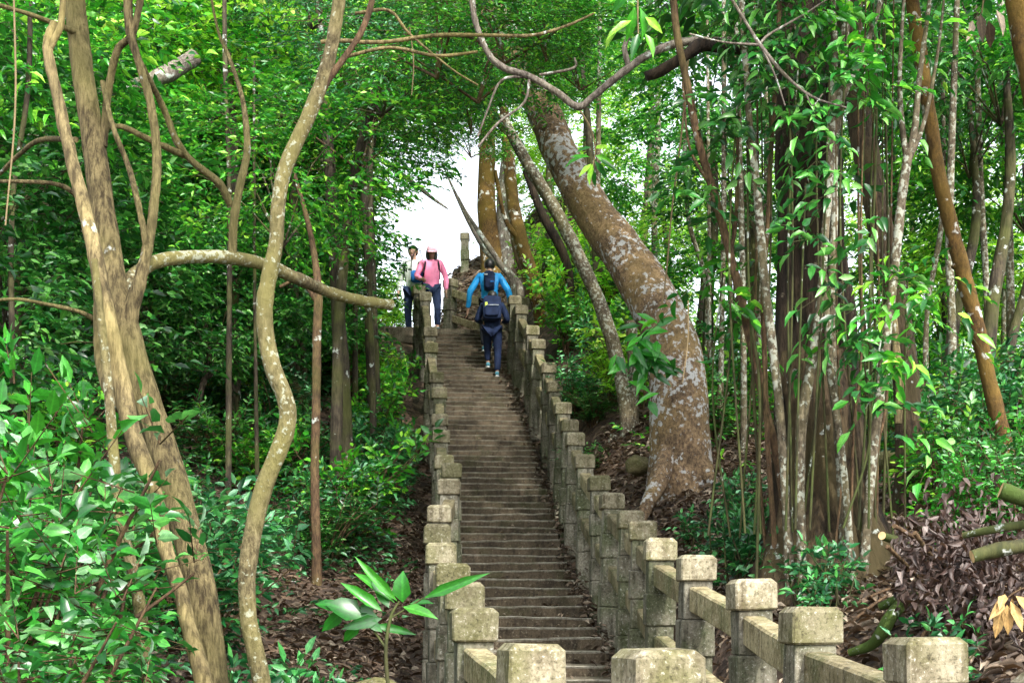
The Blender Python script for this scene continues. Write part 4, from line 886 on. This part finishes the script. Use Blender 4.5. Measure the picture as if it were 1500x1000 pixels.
pos = np.stack([(u - 750) * dd / FPX, dd, EYE + (HOR - v) * dd / FPX], -1) - np.array(hp)
pos[:, 2] = np.maximum(pos[:, 2], ground_z(pos[:, 0] + hp.x, pos[:, 1] + hp.y) - hp.z + .02)
d_ = rdir(n, -1, .15); d_[:, 2] -= .3
leaves(mb, pos, d_, rdir(n, -.6, 1), rng.uniform(.03, .085, n), rng.uniform(.014, .036, n), 0, False, 2.6)
mb.build('dried_leaves', M['litter_dark'], t)
def cutlog(label, pts, d, m, name='cut_log'):
    o = at(pts[0][0], pts[0][1], pts[0][3] if len(pts[0]) > 3 else d)
    t = thing(name, label, 'log', o); mb = MB(); px_tube(mb, pts, d, o, 14, 6, 0, .07, cap_mat=1); mb.build('log', [m, M['cutwood']], t); return t
cutlog('green barked cut branch entering from the right, lowest and thickest of the cut pair', [(1424, 815, 19, 6.6), (1450, 808, 21, 6.6), (1480, 802, 22, 6.6), (1530, 795, 23, 6.7), (1600, 788, 24, 6.8)], 6.6, M['bark_green'])
cutlog('thin green cut branch lying just above the thicker cut branch at right', [(1412, 784, 10, 7.1), (1450, 776, 12, 7.0), (1500, 768, 13, 7.0), (1580, 760, 14, 7.0)], 7, M['bark_green'])
cutlog('short sawn green log end poking in at the right edge above the cut branches', [(1466, 717, 23, 6.8), (1480, 722, 25, 6.8), (1520, 738, 27, 6.9), (1570, 760, 28, 7.0)], 6.8, M['moss'])
cutlog('small sawn branch stub with orange end beside the massive dark trunk', [(1292, 784, 12, 8.6), (1304, 788, 13, 8.7), (1330, 796, 13, 8.9)], 8.6, M['moss'])
cutlog('mossy bent branch curving over the litter in front of the brush heap', [(1245, 955, 12, 7.6), (1275, 945, 16, 7.5), (1292, 925, 20, 7.4), (1303, 905, 20, 7.4), (1318, 888, 18, 7.5), (1345, 872, 16, 7.6), (1390, 870, 14, 7.8)], 7.5, M['moss'])
cutlog('mossy horizontal branch half buried under the brush heap', [(1290, 888, 12, 7.9), (1320, 876, 16, 7.8), (1370, 870, 20, 7.7), (1430, 880, 26, 7.6), (1480, 900, 24, 7.6)], 7.8, M['moss'])
# tan dried leaf sprig at right
sp = at(1475, 880, 5.9); t = thing('dried_sprig', 'sprig of large tan dried leaves hanging at the lower right edge', 'dried leaves', sp)
def px_leaves(mb, d, org, lst, mat=0):
    """lst: (u0,v0,u1,v1,width_px[,ddepth])"""
    p, dr, nn, L, W = [], [], [], [], []
    for q in lst:
        dz = q[5] if len(q) > 5 else random.uniform(-.08, .08)
        a = at(q[0], q[1], d) - org; b = at(q[2], q[3], d + dz) - org
        p.append(a); dr.append(b - a); L.append((b - a).length); W.append(q[4] * d / FPX)
        nn.append(Vector((random.uniform(-.5, .5), -1, random.uniform(.1, .9))))
    leaves(mb, np.array(p), np.array(dr), np.array(nn), np.array(L), np.array(W), mat, False, .8)
mb = MB(); px_leaves(mb, 5.9, sp, [(1468, 885, 1458, 935, 18), (1475, 885, 1478, 930, 17), (1480, 880, 1500, 925, 17), (1470, 878, 1452, 905, 16), (1482, 876, 1478, 900, 15), (1488, 872, 1512, 900, 16), (1472, 870, 1464, 890, 14)]); px_tube(mb, [(1470, 880, 3), (1490, 865, 3), (1530, 850, 4)], 5.9, sp, 5, 4, 1)
mb.build('foliage', [M['litter_tan'], M['bark_brown']], t)
# mossy rocks
for (u, v, d, s, lab) in [(935, 672, 16.6, .16, 'small mossy rock beside the foot of the thick lichen spotted tree'), (1306, 664, 13.6, .15, 'yellow mossy rock seen between the massive dark trunk and the brown trunk'), (548, 1004, 6.6, .15, 'mossy flat stone beside the lower left railing')]:
    p = at(u, v, d); t = thing('mossy_rock', lab, 'rock', (p.x, p.y, p.z - s * .5))
    mb = MB(); nu, nv = 16, 10; V = []
    for j in range(nv + 1):
        for i in range(nu):
            th = PI * j / nv; a = 2 * PI * i / nu
            q = Vector((math.sin(th) * math.cos(a), math.sin(th) * math.sin(a), math.cos(th) * .75)); k = 1 + .28 * mnoise.noise(q * 1.7 + Vector((u, 0, 0)))
            V.append(q * s * k)
    mb.faces(V, [(j * nu + i, j * nu + (i + 1) % nu, (j + 1) * nu + (i + 1) % nu, (j + 1) * nu + i) for j in range(nv) for i in range(nu)])
    mb.build('rock', M['rock'], t)

# ------------------------------------------------------------------ single leafy sprigs
sp = at(555, 985, 6.0); sp.z = gz(sp.x, sp.y)
t = thing('young_tree', 'young plant with large bright leaves beside the lower left railing', 'plant', sp)
mb = MB(); px_tube(mb, [(575, 1000 + 60, 6), (565, 960, 6), (572, 905, 5), (585, 880, 3)], 6.0, sp, 6, 5)
px_tube(mb, [(566, 950, 4), (540, 915, 4), (505, 893, 3)], 6.0, sp, 5, 4)
px_tube(mb, [(572, 905, 3), (600, 888, 3), (620, 875, 2.5)], 6.0, sp, 5, 4); mb.build('stem', M['bark_green'], t)
mb = MB(); px_leaves(mb, 6.0, sp, [(620, 876, 714, 838, 17, -.1), (590, 882, 588, 836, 30, -.02), (582, 880, 520, 815, 15), (578, 882, 516, 832, 16), (570, 890, 545, 845, 20), (560, 895, 500, 850, 18), (590, 888, 640, 902, 18), (600, 884, 638, 880, 10), (555, 905, 505, 890, 22), (560, 905, 500, 920, 20), (530, 905, 478, 878, 40), (545, 915, 612, 928, 14), (530, 912, 500, 940, 18), (535, 905, 560, 925, 16), (505, 893, 460, 880, 22), (505, 893, 470, 925, 20), (520, 900, 560, 880, 16)])
mb.build('foliage', M['leaf_big'], t)
sp = at(970, 440, 13.0); t = thing('hanging_vine', 'green leafy vine clump hanging before the thick lichen spotted tree', 'vine', sp)
mb = MB(); px_tube(mb, [(978, 380, 2.5), (972, 430, 2.5), (962, 470, 2.5), (945, 520, 2.5), (930, 560, 2)], 13, sp, 5, 6); px_tube(mb, [(978, 380, 2.5), (985, 300, 2.5), (1000, 180, 3), (1010, 60, 3)], 13, sp, 5, 5); mb.build('stem', M['vine'], t)
mb = MB(); lst = []
r2 = random.Random(9)
for i in range(46):
    u0 = r2.gauss(945, 18); v0 = r2.gauss(520, 26); a = r2.uniform(-.5, 3.6); l = r2.uniform(22, 46)
    lst.append((u0, v0, u0 + math.cos(a) * l, v0 + abs(math.sin(a)) * l * .7 + 3, r2.uniform(9, 15), r2.uniform(-.15, .15)))
lst += [(960, 480, 992, 462, 12), (955, 478, 935, 470, 11), (950, 535, 998, 545, 13), (955, 545, 985, 565, 12)]
px_leaves(mb, 12.9, sp, lst); mb.build('foliage', M['leaf_big'], t)
sp = at(870, 215, 11.5); t = thing('leafy_sprig', 'dark leafy sprig hanging in front of the middle of the leaning lichen trunk', 'sprig', sp)
mb = MB(); px_tube(mb, [(846, 156, 3), (866, 190, 3), (872, 220, 2.5), (868, 245, 2)], 11.3, sp, 5, 5); mb.build('stem', M['vine'], t)
mb = MB(); px_leaves(mb, 11.3, sp, [(862, 228, 824, 242, 10), (864, 230, 836, 228, 9), (866, 240, 848, 258, 9), (868, 240, 862, 270, 10), (872, 236, 890, 262, 10), (872, 228, 898, 238, 10), (870, 218, 894, 212, 9), (866, 216, 842, 222, 8), (876, 232, 905, 250, 9), (868, 246, 872, 275, 8)]); mb.build('foliage', M['leaf'], t)

# single sprigs in the upper canopy

def sprig(label, u, v, d, lst, mat, stem):
    o = at(u, v, d); t = thing('leafy_sprig', label, 'sprig', o)
    mb = MB(); px_tube(mb, stem, d, o, 5, 5); mb.build('stem', M['vine'], t)
    mb = MB(); px_leaves(mb, d, o, lst); mb.build('foliage', M[mat], t)
sprig('withered tan leaves hanging high near the orange mossy trunk at top right', 1438, 10, 9.8, [(1436, 20, 1440, 62, 14), (1448, 30, 1452, 72, 16), (1425, 30, 1418, 60, 12), (1460, 15, 1472, 50, 13)], 'litter', [(1450, -60, 3), (1442, -10, 3), (1438, 20, 2)])
sprig('bright green drooping leaves at top centre left of the broken branch stub', 930, 20, 9.4, [(930, 10, 918, 62, 16), (938, 12, 945, 58, 15), (925, 30, 890, 52, 13), (945, 25, 972, 48, 13), (935, 50, 925, 85, 14), (945, 50, 960, 82, 13), (905, 40, 885, 70, 11), (920, -10, 895, 20, 13)], 'leaf', [(935, -60, 3), (934, 0, 3), (935, 50, 2)])

# climber foliage on and around the giant trunk: each clump a vine of its own
vs = random.Random(21)
vl = [(1085, 130, 9.9, 'a'), (1060, 210, 10.2, 'b'), (1060, 430, 10.4, 'd'), (1150, 60, 9.6, 'f'), (1210, 40, 9.9, 'g'), (1275, 390, 9.5, 'i'), (1300, 480, 9.4, 'k'), (1110, 20, 10.5, 'm'), (1180, 310, 9.4, 'o'), (1265, 560, 9.3, 'q'), (1330, 420, 10.5, 'r'), (1120, 30, 10.0, 's'), (1172, 95, 9.7, 't'), (1240, 70, 9.8, 'u'), (1195, 10, 9.7, 'v'), (1100, 95, 10.0, 'w'), (1270, 140, 10.0, 'x'), (1290, 60, 10.4, 'y'), (1215, 160, 9.5, 'z')]
VM = []
for k in range(3):
    mb = MB()
    n = 13; o = rng.normal(0, .19, (n, 3)) * np.array([1, .6, 1.3]); d_ = rdir(n, -.5, .3)
    sprays(mb, o, d_, np.tile([0, -.4, 1.], (n, 1)) + rng.normal(0, .3, (n, 3)), .34, 8, .125, .36, 0, 1, False, droop=.5, twr=.003)
    VM.append(mb.mesh('foliage', [[M['leaf_dark'], M['leaf_dark'], M['leaf']][k], M['bark_green']]))
for (u, v, d, _) in vl:
    p = at(u, v, d); t = thing('climbing_vine', 'drooping dark leaved climber clinging around the massive dark trunk', 'vine', p, 0, 'climbers around the massive dark trunk')
    mb = MB(); h = p.z - 2.2
    tube(mb, [(0, 0, .2, .007), (vs.uniform(-.1, .1), .1, -h * .4, .008), (vs.uniform(-.15, .15), .15, -h, .010)], 5, 5, 0, .0); mb.build('stem', M['bark_green'], t)
    s = vs.uniform(.8, 1.25); link('foliage', VM[vs.randrange(3)], t, (0, 0, 0), (vs.uniform(-.3, .3), vs.uniform(-.3, .3), vs.uniform(-.8, .8)), (s, s, s))

# hanging vines as thin lines, upper left and centre
for i, (u0, v0, u1, v1, d, lab) in enumerate([(20, -20, 8, 330, 6.5, 'thin straight vine hanging at the far left edge'), (600, 40, 603, 140, 10, 'short thin vine hanging from the top centre twig'), (1008, 440, 1000, 560, 10, 'short thin vine hanging right of the thick lichen spotted tree')]):
    a = at(u0, v0, d); t = thing('hanging_vine', lab, 'vine', a); b = at(u1, v1, d) - a
    mb = MB(); tube(mb, [(0, 0, 0, .005), (b.x * .5 + .02, .02, b.z * .5, .005), (*b, .004)], 5, 8, 0, .0); mb.build('stem', M['vine'], t)

# ------------------------------------------------------------------ people
def skin_mesh(name, verts, edges, radii, sub=1):
    me = bpy.data.meshes.new(name); me.from_pydata([Vector(v) for v in verts], edges, [])
    o = bpy.data.objects.new(name, me); col.objects.link(o)
    md = o.modifiers.new('skin', 'SKIN'); md.use_smooth_shade = True
    if not me.skin_vertices: raise RuntimeError('no skin layer')
    for i, r in enumerate(radii):
        me.skin_vertices[0].data[i].radius = (r, r) if not isinstance(r, tuple) else r
        me.skin_vertices[0].data[i].use_root = (i == 0)
    if sub:
        s = o.modifiers.new('sub', 'SUBSURF'); s.levels = sub; s.render_levels = sub
    dg = bpy.context.evaluated_depsgraph_get(); dg.update()
    m2 = bpy.data.meshes.new_from_object(o.evaluated_get(dg))
    bpy.data.objects.remove(o); bpy.data.meshes.remove(me)
    m2.name = name
    for p in m2.polygons: p.use_smooth = True
    return m2

def chain(V, E, Rr, pts, start=None):
    """pts: (pos, r); connects to index start; returns indices"""
    ids = []; prev = start
    for p, r in pts:
        V.append(tuple(p)); Rr.append(r); i = len(V) - 1
        if prev is not None: E.append((prev, i))
        prev = i; ids.append(i)
    return ids

def ell(mb, c, s, mat=0, nu=16, nv=10, cut=None, rot=None):
    V = []
    for j in range(nv + 1):
        for i in range(nu):
            th = PI * j / nv; a = 2 * PI * i / nu
            q = Vector((s[0] * math.sin(th) * math.cos(a), s[1] * math.sin(th) * math.sin(a), s[2] * math.cos(th)))
            if rot is not None: q = rot @ q
            V.append(Vector(c) + q)
    F = [(j * nu + i, (j + 1) * nu + i, (j + 1) * nu + (i + 1) % nu, j * nu + (i + 1) % nu) for j in range(nv) for i in range(nu)]
    if cut: F = [f for f in F if cut(sum((V[k] - Vector(c) for k in f), Vector()) / 4)]
    mb.faces(V, F, mat)

def person(label, loc, face, H_, J, mats, hair_style, shoes, brim=None):
    """J: joint positions for a 1.70 m figure facing local +y"""
    s = H_ / 1.70
    t = thing('person', label, 'person', loc, face)
    g = {k: Vector(v) for k, v in J.items()}
    hc = g['head']; nk = g['neck']; fw = g.get('look', Vector((0, 1, 0))).normalized()
    upv = Vector((0, 0, 1)) - fw * fw.z; upv.normalize(); rt = fw.cross(upv)
    # --- body, one surface
    V, E, Rr = [], [], []
    pel = chain(V, E, Rr, [(g['pelvis'], .13)])[0]
    tor = chain(V, E, Rr, [(g['waist'], .115), (g['chest'], .135), (nk - (nk - g['chest']) * .25, .075), (nk, .055), (hc - upv * .055 + fw * .015, .068), (hc + upv * .015, .090), (hc + upv * .075, .070)], pel)
    chain(V, E, Rr, [(hc + fw * .112 - upv * .012, .014)], tor[5])
    for sd in ('l', 'r'):
        sx = -1 if sd == 'l' else 1
        a = chain(V, E, Rr, [(g['sh' + sd], .058), (g['el' + sd], .042), (g['wr' + sd], .028)], tor[1])
        wv = g['wr' + sd]; dr = (wv - g['el' + sd]).normalized(); side = dr.cross(Vector((1, 0, 0)) if abs(dr.x) < .7 else Vector((0, 1, 0))).normalized()
        pm = chain(V, E, Rr, [(wv + dr * .07, .030)], a[-1])[0]
        for q, (o_, l_) in enumerate(((-.027, .062), (-.009, .074), (.009, .070), (.027, .055))):
            b_ = wv + dr * .10 + side * o_; cu = dr.cross(side) * .018
            chain(V, E, Rr, [(b_, .0095), (b_ + dr * l_ * .5 + cu * .5, .0085), (b_ + dr * l_ + cu * 1.6, .007)], pm)
        chain(V, E, Rr, [(wv + dr * .045 - side * .040, .011), (wv + dr * .085 - side * .055, .009)], pm)
        chain(V, E, Rr, [(g['hip' + sd], .092), (g['kn' + sd], .062), ((g['kn' + sd] * .45 + g['an' + sd] * .55), .055), (g['an' + sd], .040), (g['an' + sd] + Vector((0, .05, -.045)), .040), (g['an' + sd] + Vector((0, .15, -.06)), .032)], pel)
    me = skin_mesh('body', [Vector(v) * s for v in V], E, [r * s for r in Rr]); me.materials.clear(); me.materials.append(M['skin'])
    link('body', me, t)
    # --- jacket
    V, E, Rr = [], [], []
    jk = chain(V, E, Rr, [(g['chest'], (.185, .150))])[0]
    chain(V, E, Rr, [(g['waist'], (.165, .145)), (g['pelvis'] + Vector((0, 0, .03)), (.172, .150)), (g['pelvis'] + Vector((0, 0, -.11)), (.205, .172))], jk)
    chain(V, E, Rr, [(g['chest'] * .35 + nk * .65, .105), (nk - (nk - g['chest']) * .12, .068)], jk)
    for sd in ('l', 'r'):
        e_, w_, h_ = g['el' + sd], g['wr' + sd], g['sh' + sd]
        chain(V, E, Rr, [(h_, .080), ((h_ + e_) / 2, .068), (e_, .062), ((e_ + w_) / 2, .055), (w_ - (w_ - e_) * .04, .046)], jk)
    me = skin_mesh('jacket', [Vector(v) * s for v in V], E, [tuple(x * s for x in r) if isinstance(r, tuple) else r * s for r in Rr]); me.materials.clear(); me.materials.append(M[mats[0]])
    # wrinkles in the cloth
    for v in me.vertices:
        n_ = mnoise.noise_vector(v.co * 9 + Vector((loc[0] * 5, 0, 0))); v.co += Vector(n_) * .012 * s
    link('jacket', me, t)
    # --- trousers
    V, E, Rr = [], [], []
    pl = chain(V, E, Rr, [(g['pelvis'] + Vector((0, 0, .03)), (.155, .135))])[0]
    for sd in ('l', 'r'):
        hp_, kn, an = g['hip' + sd], g['kn' + sd], g['an' + sd]
        chain(V, E, Rr, [(hp_, .112), ((hp_ + kn) / 2, .098), (kn, .078), ((kn + an) / 2, .072), (an + Vector((0, 0, .015)), .062)], pl)
    me = skin_mesh('trousers', [Vector(v) * s for v in V], E, [tuple(x * s for x in r) if isinstance(r, tuple) else r * s for r in Rr]); me.materials.clear(); me.materials.append(M[mats[1]])
    for v in me.vertices:
        n_ = mnoise.noise_vector(v.co * 10 + Vector((loc[0] * 5, 3, 0))); v.co += Vector(n_) * .008 * s
    link('trousers', me, t)
    # --- shoes
    for sd in ('l', 'r'):
        an = g['an' + sd]; mb = MB(); hd = g.get('toe' + sd, Vector((0, 1, 0))).normalized(); sdv = hd.cross(Vector((0, 0, 1))).normalized(); upw = sdv.cross(hd)
        prof = [(-.075, .030, .085), (-.06, .040, .10), (0, .043, .105), (.07, .046, .075), (.13, .048, .055), (.17, .040, .042), (.19, .022, .03)]
        for lo, hi, m_ in ((0, .022, 1), (.022, 1, 0)):
            rows = []
            for (q, w, hgt) in prof:
                top = hgt if hi == 1 else hi; ww = w * (1.06 if m_ else 1)
                base = an + hd * q - upw * .088
                rows.append([base - sdv * ww + upw * lo, base + sdv * ww + upw * lo, base + sdv * ww * .9 + upw * (lo + (top - lo) * .7), base + sdv * ww * .45 + upw * top, base - sdv * ww * .45 + upw * top, base - sdv * ww * .9 + upw * (lo + (top - lo) * .7)])
            Vv = np.array([[list(x * s) for x in r] for r in rows]).reshape(-1, 3); n_ = 6
            F = [(i * n_ + j, (i + 1) * n_ + j, (i + 1) * n_ + (j + 1) % n_, i * n_ + (j + 1) % n_) for i in range(len(prof) - 1) for j in range(n_)]
            F += [tuple(range(n_)), tuple(range((len(prof) - 1) * n_ + n_ - 1, (len(prof) - 1) * n_ - 1, -1))]
            mb.faces(Vv, F, m_)
        mb.build('shoe', [M[shoes], M['sole']], t)
    rotm = Matrix((rt, fw, upv)).transposed()
    # --- face
    for sx in (-1, 1):
        mb = MB(); ell(mb, (hc + fw * .079 + rt * sx * .032 + upv * .012) * s, (.012 * s, .010 * s, .008 * s), 0, 8, 6, rot=rotm); mb.build('eye', M['black'], t)
        mb = MB(); ell(mb, (hc + rt * sx * .086 + upv * .002) * s, (.012 * s, .022 * s, .032 * s), 0, 8, 6, rot=rotm); mb.build('ear', M['skin'], t)
    mb = MB(); ell(mb, (hc + fw * .078 - upv * .055) * s, (.022 * s, .010 * s, .006 * s), 0, 8, 6, rot=rotm); mb.build('mouth', M['palepink'], t)
    # --- hair
    mb = MB()
    def keep(q):
        l = rotm.transposed() @ q / s
        if hair_style == 'long': return l.y < .045 or l.z > .06
        return (l.z > .055) or (l.y < -.01 and l.z > -.075) or (l.y < .03 and l.z > .0)
    ell(mb, (hc + upv * .022 - fw * .008) * s, (.101 * s, .112 * s, .116 * s), 0, 24, 16, keep, rotm)
    if hair_style == 'long':
        for sx in (-1, 1):
            a_ = hc + rt * sx * .085 + upv * .03; tube(mb, [(*(a_ * s), .03 * s), (*((a_ + fw * .03 - upv * .10) * s), .036 * s), (*((a_ + fw * .055 - upv * .21 - rt * sx * .02) * s), .026 * s), (*((a_ + fw * .06 - upv * .27) * s), .006 * s)], 8, 5, 0, .1)
    mb.build('hair', M['hair'], t)
    if brim:
        mb = MB(); ell(mb, (hc + upv * .045) * s, (.108 * s, .118 * s, .105 * s), 0, 24, 14, lambda q: (rotm.transposed() @ q).z > -.005 * s, rotm)
        V = []; F = []
        for i in range(9):
            a = PI * (i / 8); x_ = math.cos(a)
            for k_, rad in enumerate((.10, .185)):
                V.append(Vector((hc + upv * (.045 - .03 * (k_)) + rt * x_ * .1 + fw * math.sin(a) * rad)) * s)
        F = [(2 * i, 2 * i + 1, 2 * i + 3, 2 * i + 2) for i in range(8)]; mb.faces(V, F)
        mb.build('cap', M[brim], t)
    return t, s

def backpack(label, t, s, chest, lean, w, h, dpt, m, extra=None):
    """a pack lying against the back of a standing person: a thing of its own"""
    o = thing('backpack', label, 'backpack', t.location, t.rotation_euler[2])
    rot = Matrix.Rotation(-lean, 3, 'X')
    c = Vector(chest) + rot @ Vector((0, -.13 - dpt / 2, -.04))
    def rbox(mb, cc, sz, bulge=.35):
        n = 7; V = []; 
        nu, nv = 20, 12
        for j in range(nv + 1):
            for i in range(nu):
                th = PI * j / nv; a = 2 * PI * i / nu
                q = Vector((math.sin(th) * math.cos(a), math.sin(th) * math.sin(a), math.cos(th)))
                q = Vector([math.copysign(abs(x) ** bulge, x) for x in q]); q = Vector((q.x * sz[0] / 2, q.y * sz[1] / 2, q.z * sz[2] / 2))
                k = 1 + .05 * mnoise.noise(q * 12 + Vector((c.x * 9, 0, 0)))
                V.append((cc + rot @ (q * k)) * s)
        mb.faces(V, [(j * nu + i, (j + 1) * nu + i, (j + 1) * nu + (i + 1) % nu, j * nu + (i + 1) % nu) for j in range(nv) for i in range(nu)])
    mb = MB(); rbox(mb, c, (w, dpt, h)); mb.build('bag', M[m], o)
    mb = MB(); rbox(mb, c + rot @ Vector((0, -dpt * .5, -h * .18)), (w * .74, dpt * .45, h * .46)); mb.build('pocket', M[m], o)
    for sx in (-1, 1):
        mb = MB(); pts = [rot @ Vector((sx * .09, .09 + .0, h * .42)), rot @ Vector((sx * .12, .20, h * .50)), rot @ Vector((sx * .135, .30 + .02, h * .28)), rot @ Vector((sx * .15, .30, -.02)), rot @ Vector((sx * .165, .16, -h * .36))]
        tube(mb, [(*((c + q) * s), .020 * s) for q in pts], 6, 5, 0, .0); mb.build('strap', M['black'], o)
    mb = MB(); tube(mb, [(*((c + rot @ Vector((-.04, .02, h * .49))) * s), .008 * s), (*((c + rot @ Vector((0, .02, h * .56))) * s), .008 * s), (*((c + rot @ Vector((.04, .02, h * .49))) * s), .008 * s)], 6, 5, 0, .0); mb.build('handle', M['black'], o)
    for (dx, dz, sw, sh, mm) in (extra or []):
        mb = MB(); box(mb, (0, 0, 0), (sw * s, .012 * s, sh * s), 0, .003 * s)
        q = mb.build('patch', M[mm], o); q.location = (c + rot @ Vector((dx, -dpt * .5 - (.065 if dz < h * .05 else .015), dz))) * s; q.rotation_euler = (-lean, 0, 0)
    return o

def pose(lean=0.0, bow=.0, feet=((-.09, 0, .09), (.09, 0, .09)), hands=((-.27, .08, .80), (.27, .08, .80)), elbows=None, knees=None):
    rot = Matrix.Rotation(-lean, 3, 'X'); pv = Vector((0, 0, .93))
    J = dict(pelvis=pv, waist=pv + rot @ Vector((0, .0, .14)), chest=pv + rot @ Vector((0, 0, .36)), neck=pv + rot @ Vector((0, .01, .56)))
    rh = Matrix.Rotation(-(lean + bow), 3, 'X')
    J['head'] = J['neck'] + rh @ Vector((0, .02, .125)); J['look'] = rh @ Vector((0, 1, 0))
    for sd, sx, i in (('l', -1, 0), ('r', 1, 1)):
        J['sh' + sd] = pv + rot @ Vector((sx * .185, 0, .475)); J['hip' + sd] = pv + Vector((sx * .095, 0, -.05))
        J['wr' + sd] = Vector(hands[i]); m_ = (J['sh' + sd] + J['wr' + sd]) / 2
        J['el' + sd] = Vector(elbows[i]) if elbows else m_ + Vector((sx * .05, -.06, -.02))
        J['an' + sd] = Vector(feet[i]); k_ = (J['hip' + sd] + J['an' + sd]) / 2
        J['kn' + sd] = Vector(knees[i]) if knees else k_ + Vector((sx * .01, .04 + abs(feet[i][1]) * .25, 0))
    return J

def step_top(y):
    i = int(np.searchsorted(yk, y)) - 1
    return float(zk[max(0, min(i, len(zk) - 1))])
# dark walker, climbing, back to the camera
yD = 24.75; xD = (721 - 750) * yD / FPX; zD = step_top(yD)
up1 = step_top(yD + .22) - zD
J = pose(.20, .30, feet=((-.085, .22, .092 + up1), (.095, 0, .092)), hands=((-.20, .30, 1.12), (.20, .30, 1.12)), elbows=((-.30, .05, 1.10), (.30, .05, 1.10)))
t, s = person('person in dark navy clothes climbing the steps with a big dark backpack, seen from behind', (xD, yD, zD), 0, 1.60, J, ('navy', 'navy'), 'short', 'shoe')
backpack('big dark navy backpack on the back of the lower climbing walker', t, s, J['chest'], .20, .36, .48, .19, 'navy', [(-.11, .03, .05, .10, 'tagyel'), (.03, -.0, .20, .012, 'tagwhite')])
# blue-jacket walker
yB = 25.75; xB = (717 - 750) * yB / FPX; zB = step_top(yB); up1 = step_top(yB + .2) - zB
J = pose(.08, .12, feet=((-.10, 0, .092), (.09, .2, .092 + up1)), hands=((-.40, .06, .80), (.39, .10, .82)), elbows=((-.36, -.03, 1.10), (.36, -.03, 1.10)))
t, s = person('person in a bright blue jacket climbing just ahead of the dark clad walker', (xB, yB, zB), 0, 1.74, J, ('blue', 'black'), 'short', 'shoe')
backpack('dark backpack with blue edges worn over the bright blue jacket', t, s, J['chest'], .08, .20, .36, .13, 'navy', [(-.06, .10, .06, .02, 'tagwhite'), (.05, -.05, .07, .03, 'bluebag')])
# pink walker coming down, facing the camera
yP = 27.15; xP = (632 - 750) * yP / FPX
J = pose(-.02, .30, feet=((-.10, .16, .09), (.09, -.06, .09)), hands=((-.28, .12, .82), (.22, .24, 1.02)), elbows=((-.30, -.02, 1.10), (.30, .02, 1.12)))
t, s = person('person in a pink jacket and pale pink cap coming down onto the steps', (xP, yP, TOPZ), PI + .15, 1.68, J, ('pink', 'denim'), 'long', 'shoe', 'palepink')
backpack('dark backpack whose black straps cross the shoulders of the pink jacket', t, s, J['chest'], -.02, .30, .42, .15, 'black')
# man behind
yM = 27.6; xM = (606 - 750) * yM / FPX
J = pose(0, .1, feet=((-.10, .0, .09), (.10, -.04, .09)), hands=((-.26, .16, .86), (.26, .14, .84)))
t, s = person('person with short dark hair in a pale shirt standing behind the pink walker', (xM, yM, TOPZ), PI - .25, 1.80, J, ('white', 'denim'), 'short', 'shoe')
mb = MB()
for sx in (-1, 1):
    c = (J['head'] + Vector((sx * .034, .098, .014))) * s; tube(mb, [(c.x + .026 * math.cos(a), c.y, c.z + .018 * math.sin(a), .003) for a in np.linspace(0, 2 * PI, 9)], 5, 2, 0, 0)
mb.build('glasses', M['black'], t)
backpack('dark backpack with wide black straps on the person in the pale shirt', t, s, J['chest'], 0, .30, .42, .16, 'black')
bgp = at(611, 405, yM - .25)
t = thing('shoulder_bag', 'bright blue bag at the hip of the person in the pale shirt', 'bag', (bgp.x, bgp.y, bgp.z - .12))
mb = MB(); box(mb, (0, 0, .12), (.26, .12, .24), 0, .035); mb.build('bag', M['bluebag'], t)
mb = MB(); tube(mb, [(-.12, 0, .22, .008), (-.10, .06, .50, .008), (0, .12, .72, .008), (.1, .06, .50, .008), (.12, 0, .22, .008)], 6, 5, 0, .0); mb.build('strap', M['black'], t)

# ------------------------------------------------------------------ camera, light, sky
cam = bpy.data.cameras.new('camera'); co = bpy.data.objects.new('camera', cam); col.objects.link(co)
co.location = (0, 0, EYE); co.rotation_euler = (R(90), 0, 0)
cam.sensor_width = 36; cam.lens = 36 * FPX / 1500; cam.shift_y = (HOR - 500) / 1500; cam.clip_start = .05; cam.clip_end = 3000
sc.camera = co
SUN_EL, SUN_AZ = 46.0, 158.0     # azimuth measured from +Y towards +X
w = bpy.data.worlds.new('World'); sc.world = w; w.use_nodes = True
nt = w.node_tree; bg = nt.nodes['Background']; sky = nt.nodes.new('ShaderNodeTexSky'); sky.sky_type = 'NISHITA'; sky.sun_disc = False
sky.sun_elevation = R(SUN_EL); sky.sun_rotation = R(SUN_AZ); sky.air_density = 1.0; sky.dust_density = 4.0; sky.ozone_density = 1.0; sky.altitude = 300
hz = nt.nodes.new('ShaderNodeHueSaturation'); hz.inputs['Saturation'].default_value = .30; hz.inputs['Value'].default_value = 4.0   # sky whitened like haze and brightened to fill the canopy shade
nt.links.new(sky.outputs[0], hz.inputs['Color']); nt.links.new(hz.outputs[0], bg.inputs[0]); bg.inputs[1].default_value = .15
sl = bpy.data.lights.new('sun', 'SUN'); sl.energy = 5.0; sl.angle = R(1.2); sl.color = (1, .95, .86)
so = bpy.data.objects.new('sun', sl); col.objects.link(so)
dirv = Vector((math.sin(R(SUN_AZ)) * math.cos(R(SUN_EL)), math.cos(R(SUN_AZ)) * math.cos(R(SUN_EL)), math.sin(R(SUN_EL))))
so.rotation_euler = dirv.to_track_quat('Z', 'Y').to_euler(); so.location = (0, 0, 30)
sc.view_settings.view_transform = 'Standard'; sc.view_settings.look = 'None'; sc.view_settings.exposure = 0; sc.view_settings.gamma = 1
cy = sc.cycles; cy.use_denoising = True; cy.max_bounces = 7; cy.diffuse_bounces = 4; cy.glossy_bounces = 2; cy.transmission_bounces = 4; cy.sample_clamp_indirect = 6
try: cy.denoiser = 'OPENIMAGEDENOISE'
except Exception: pass
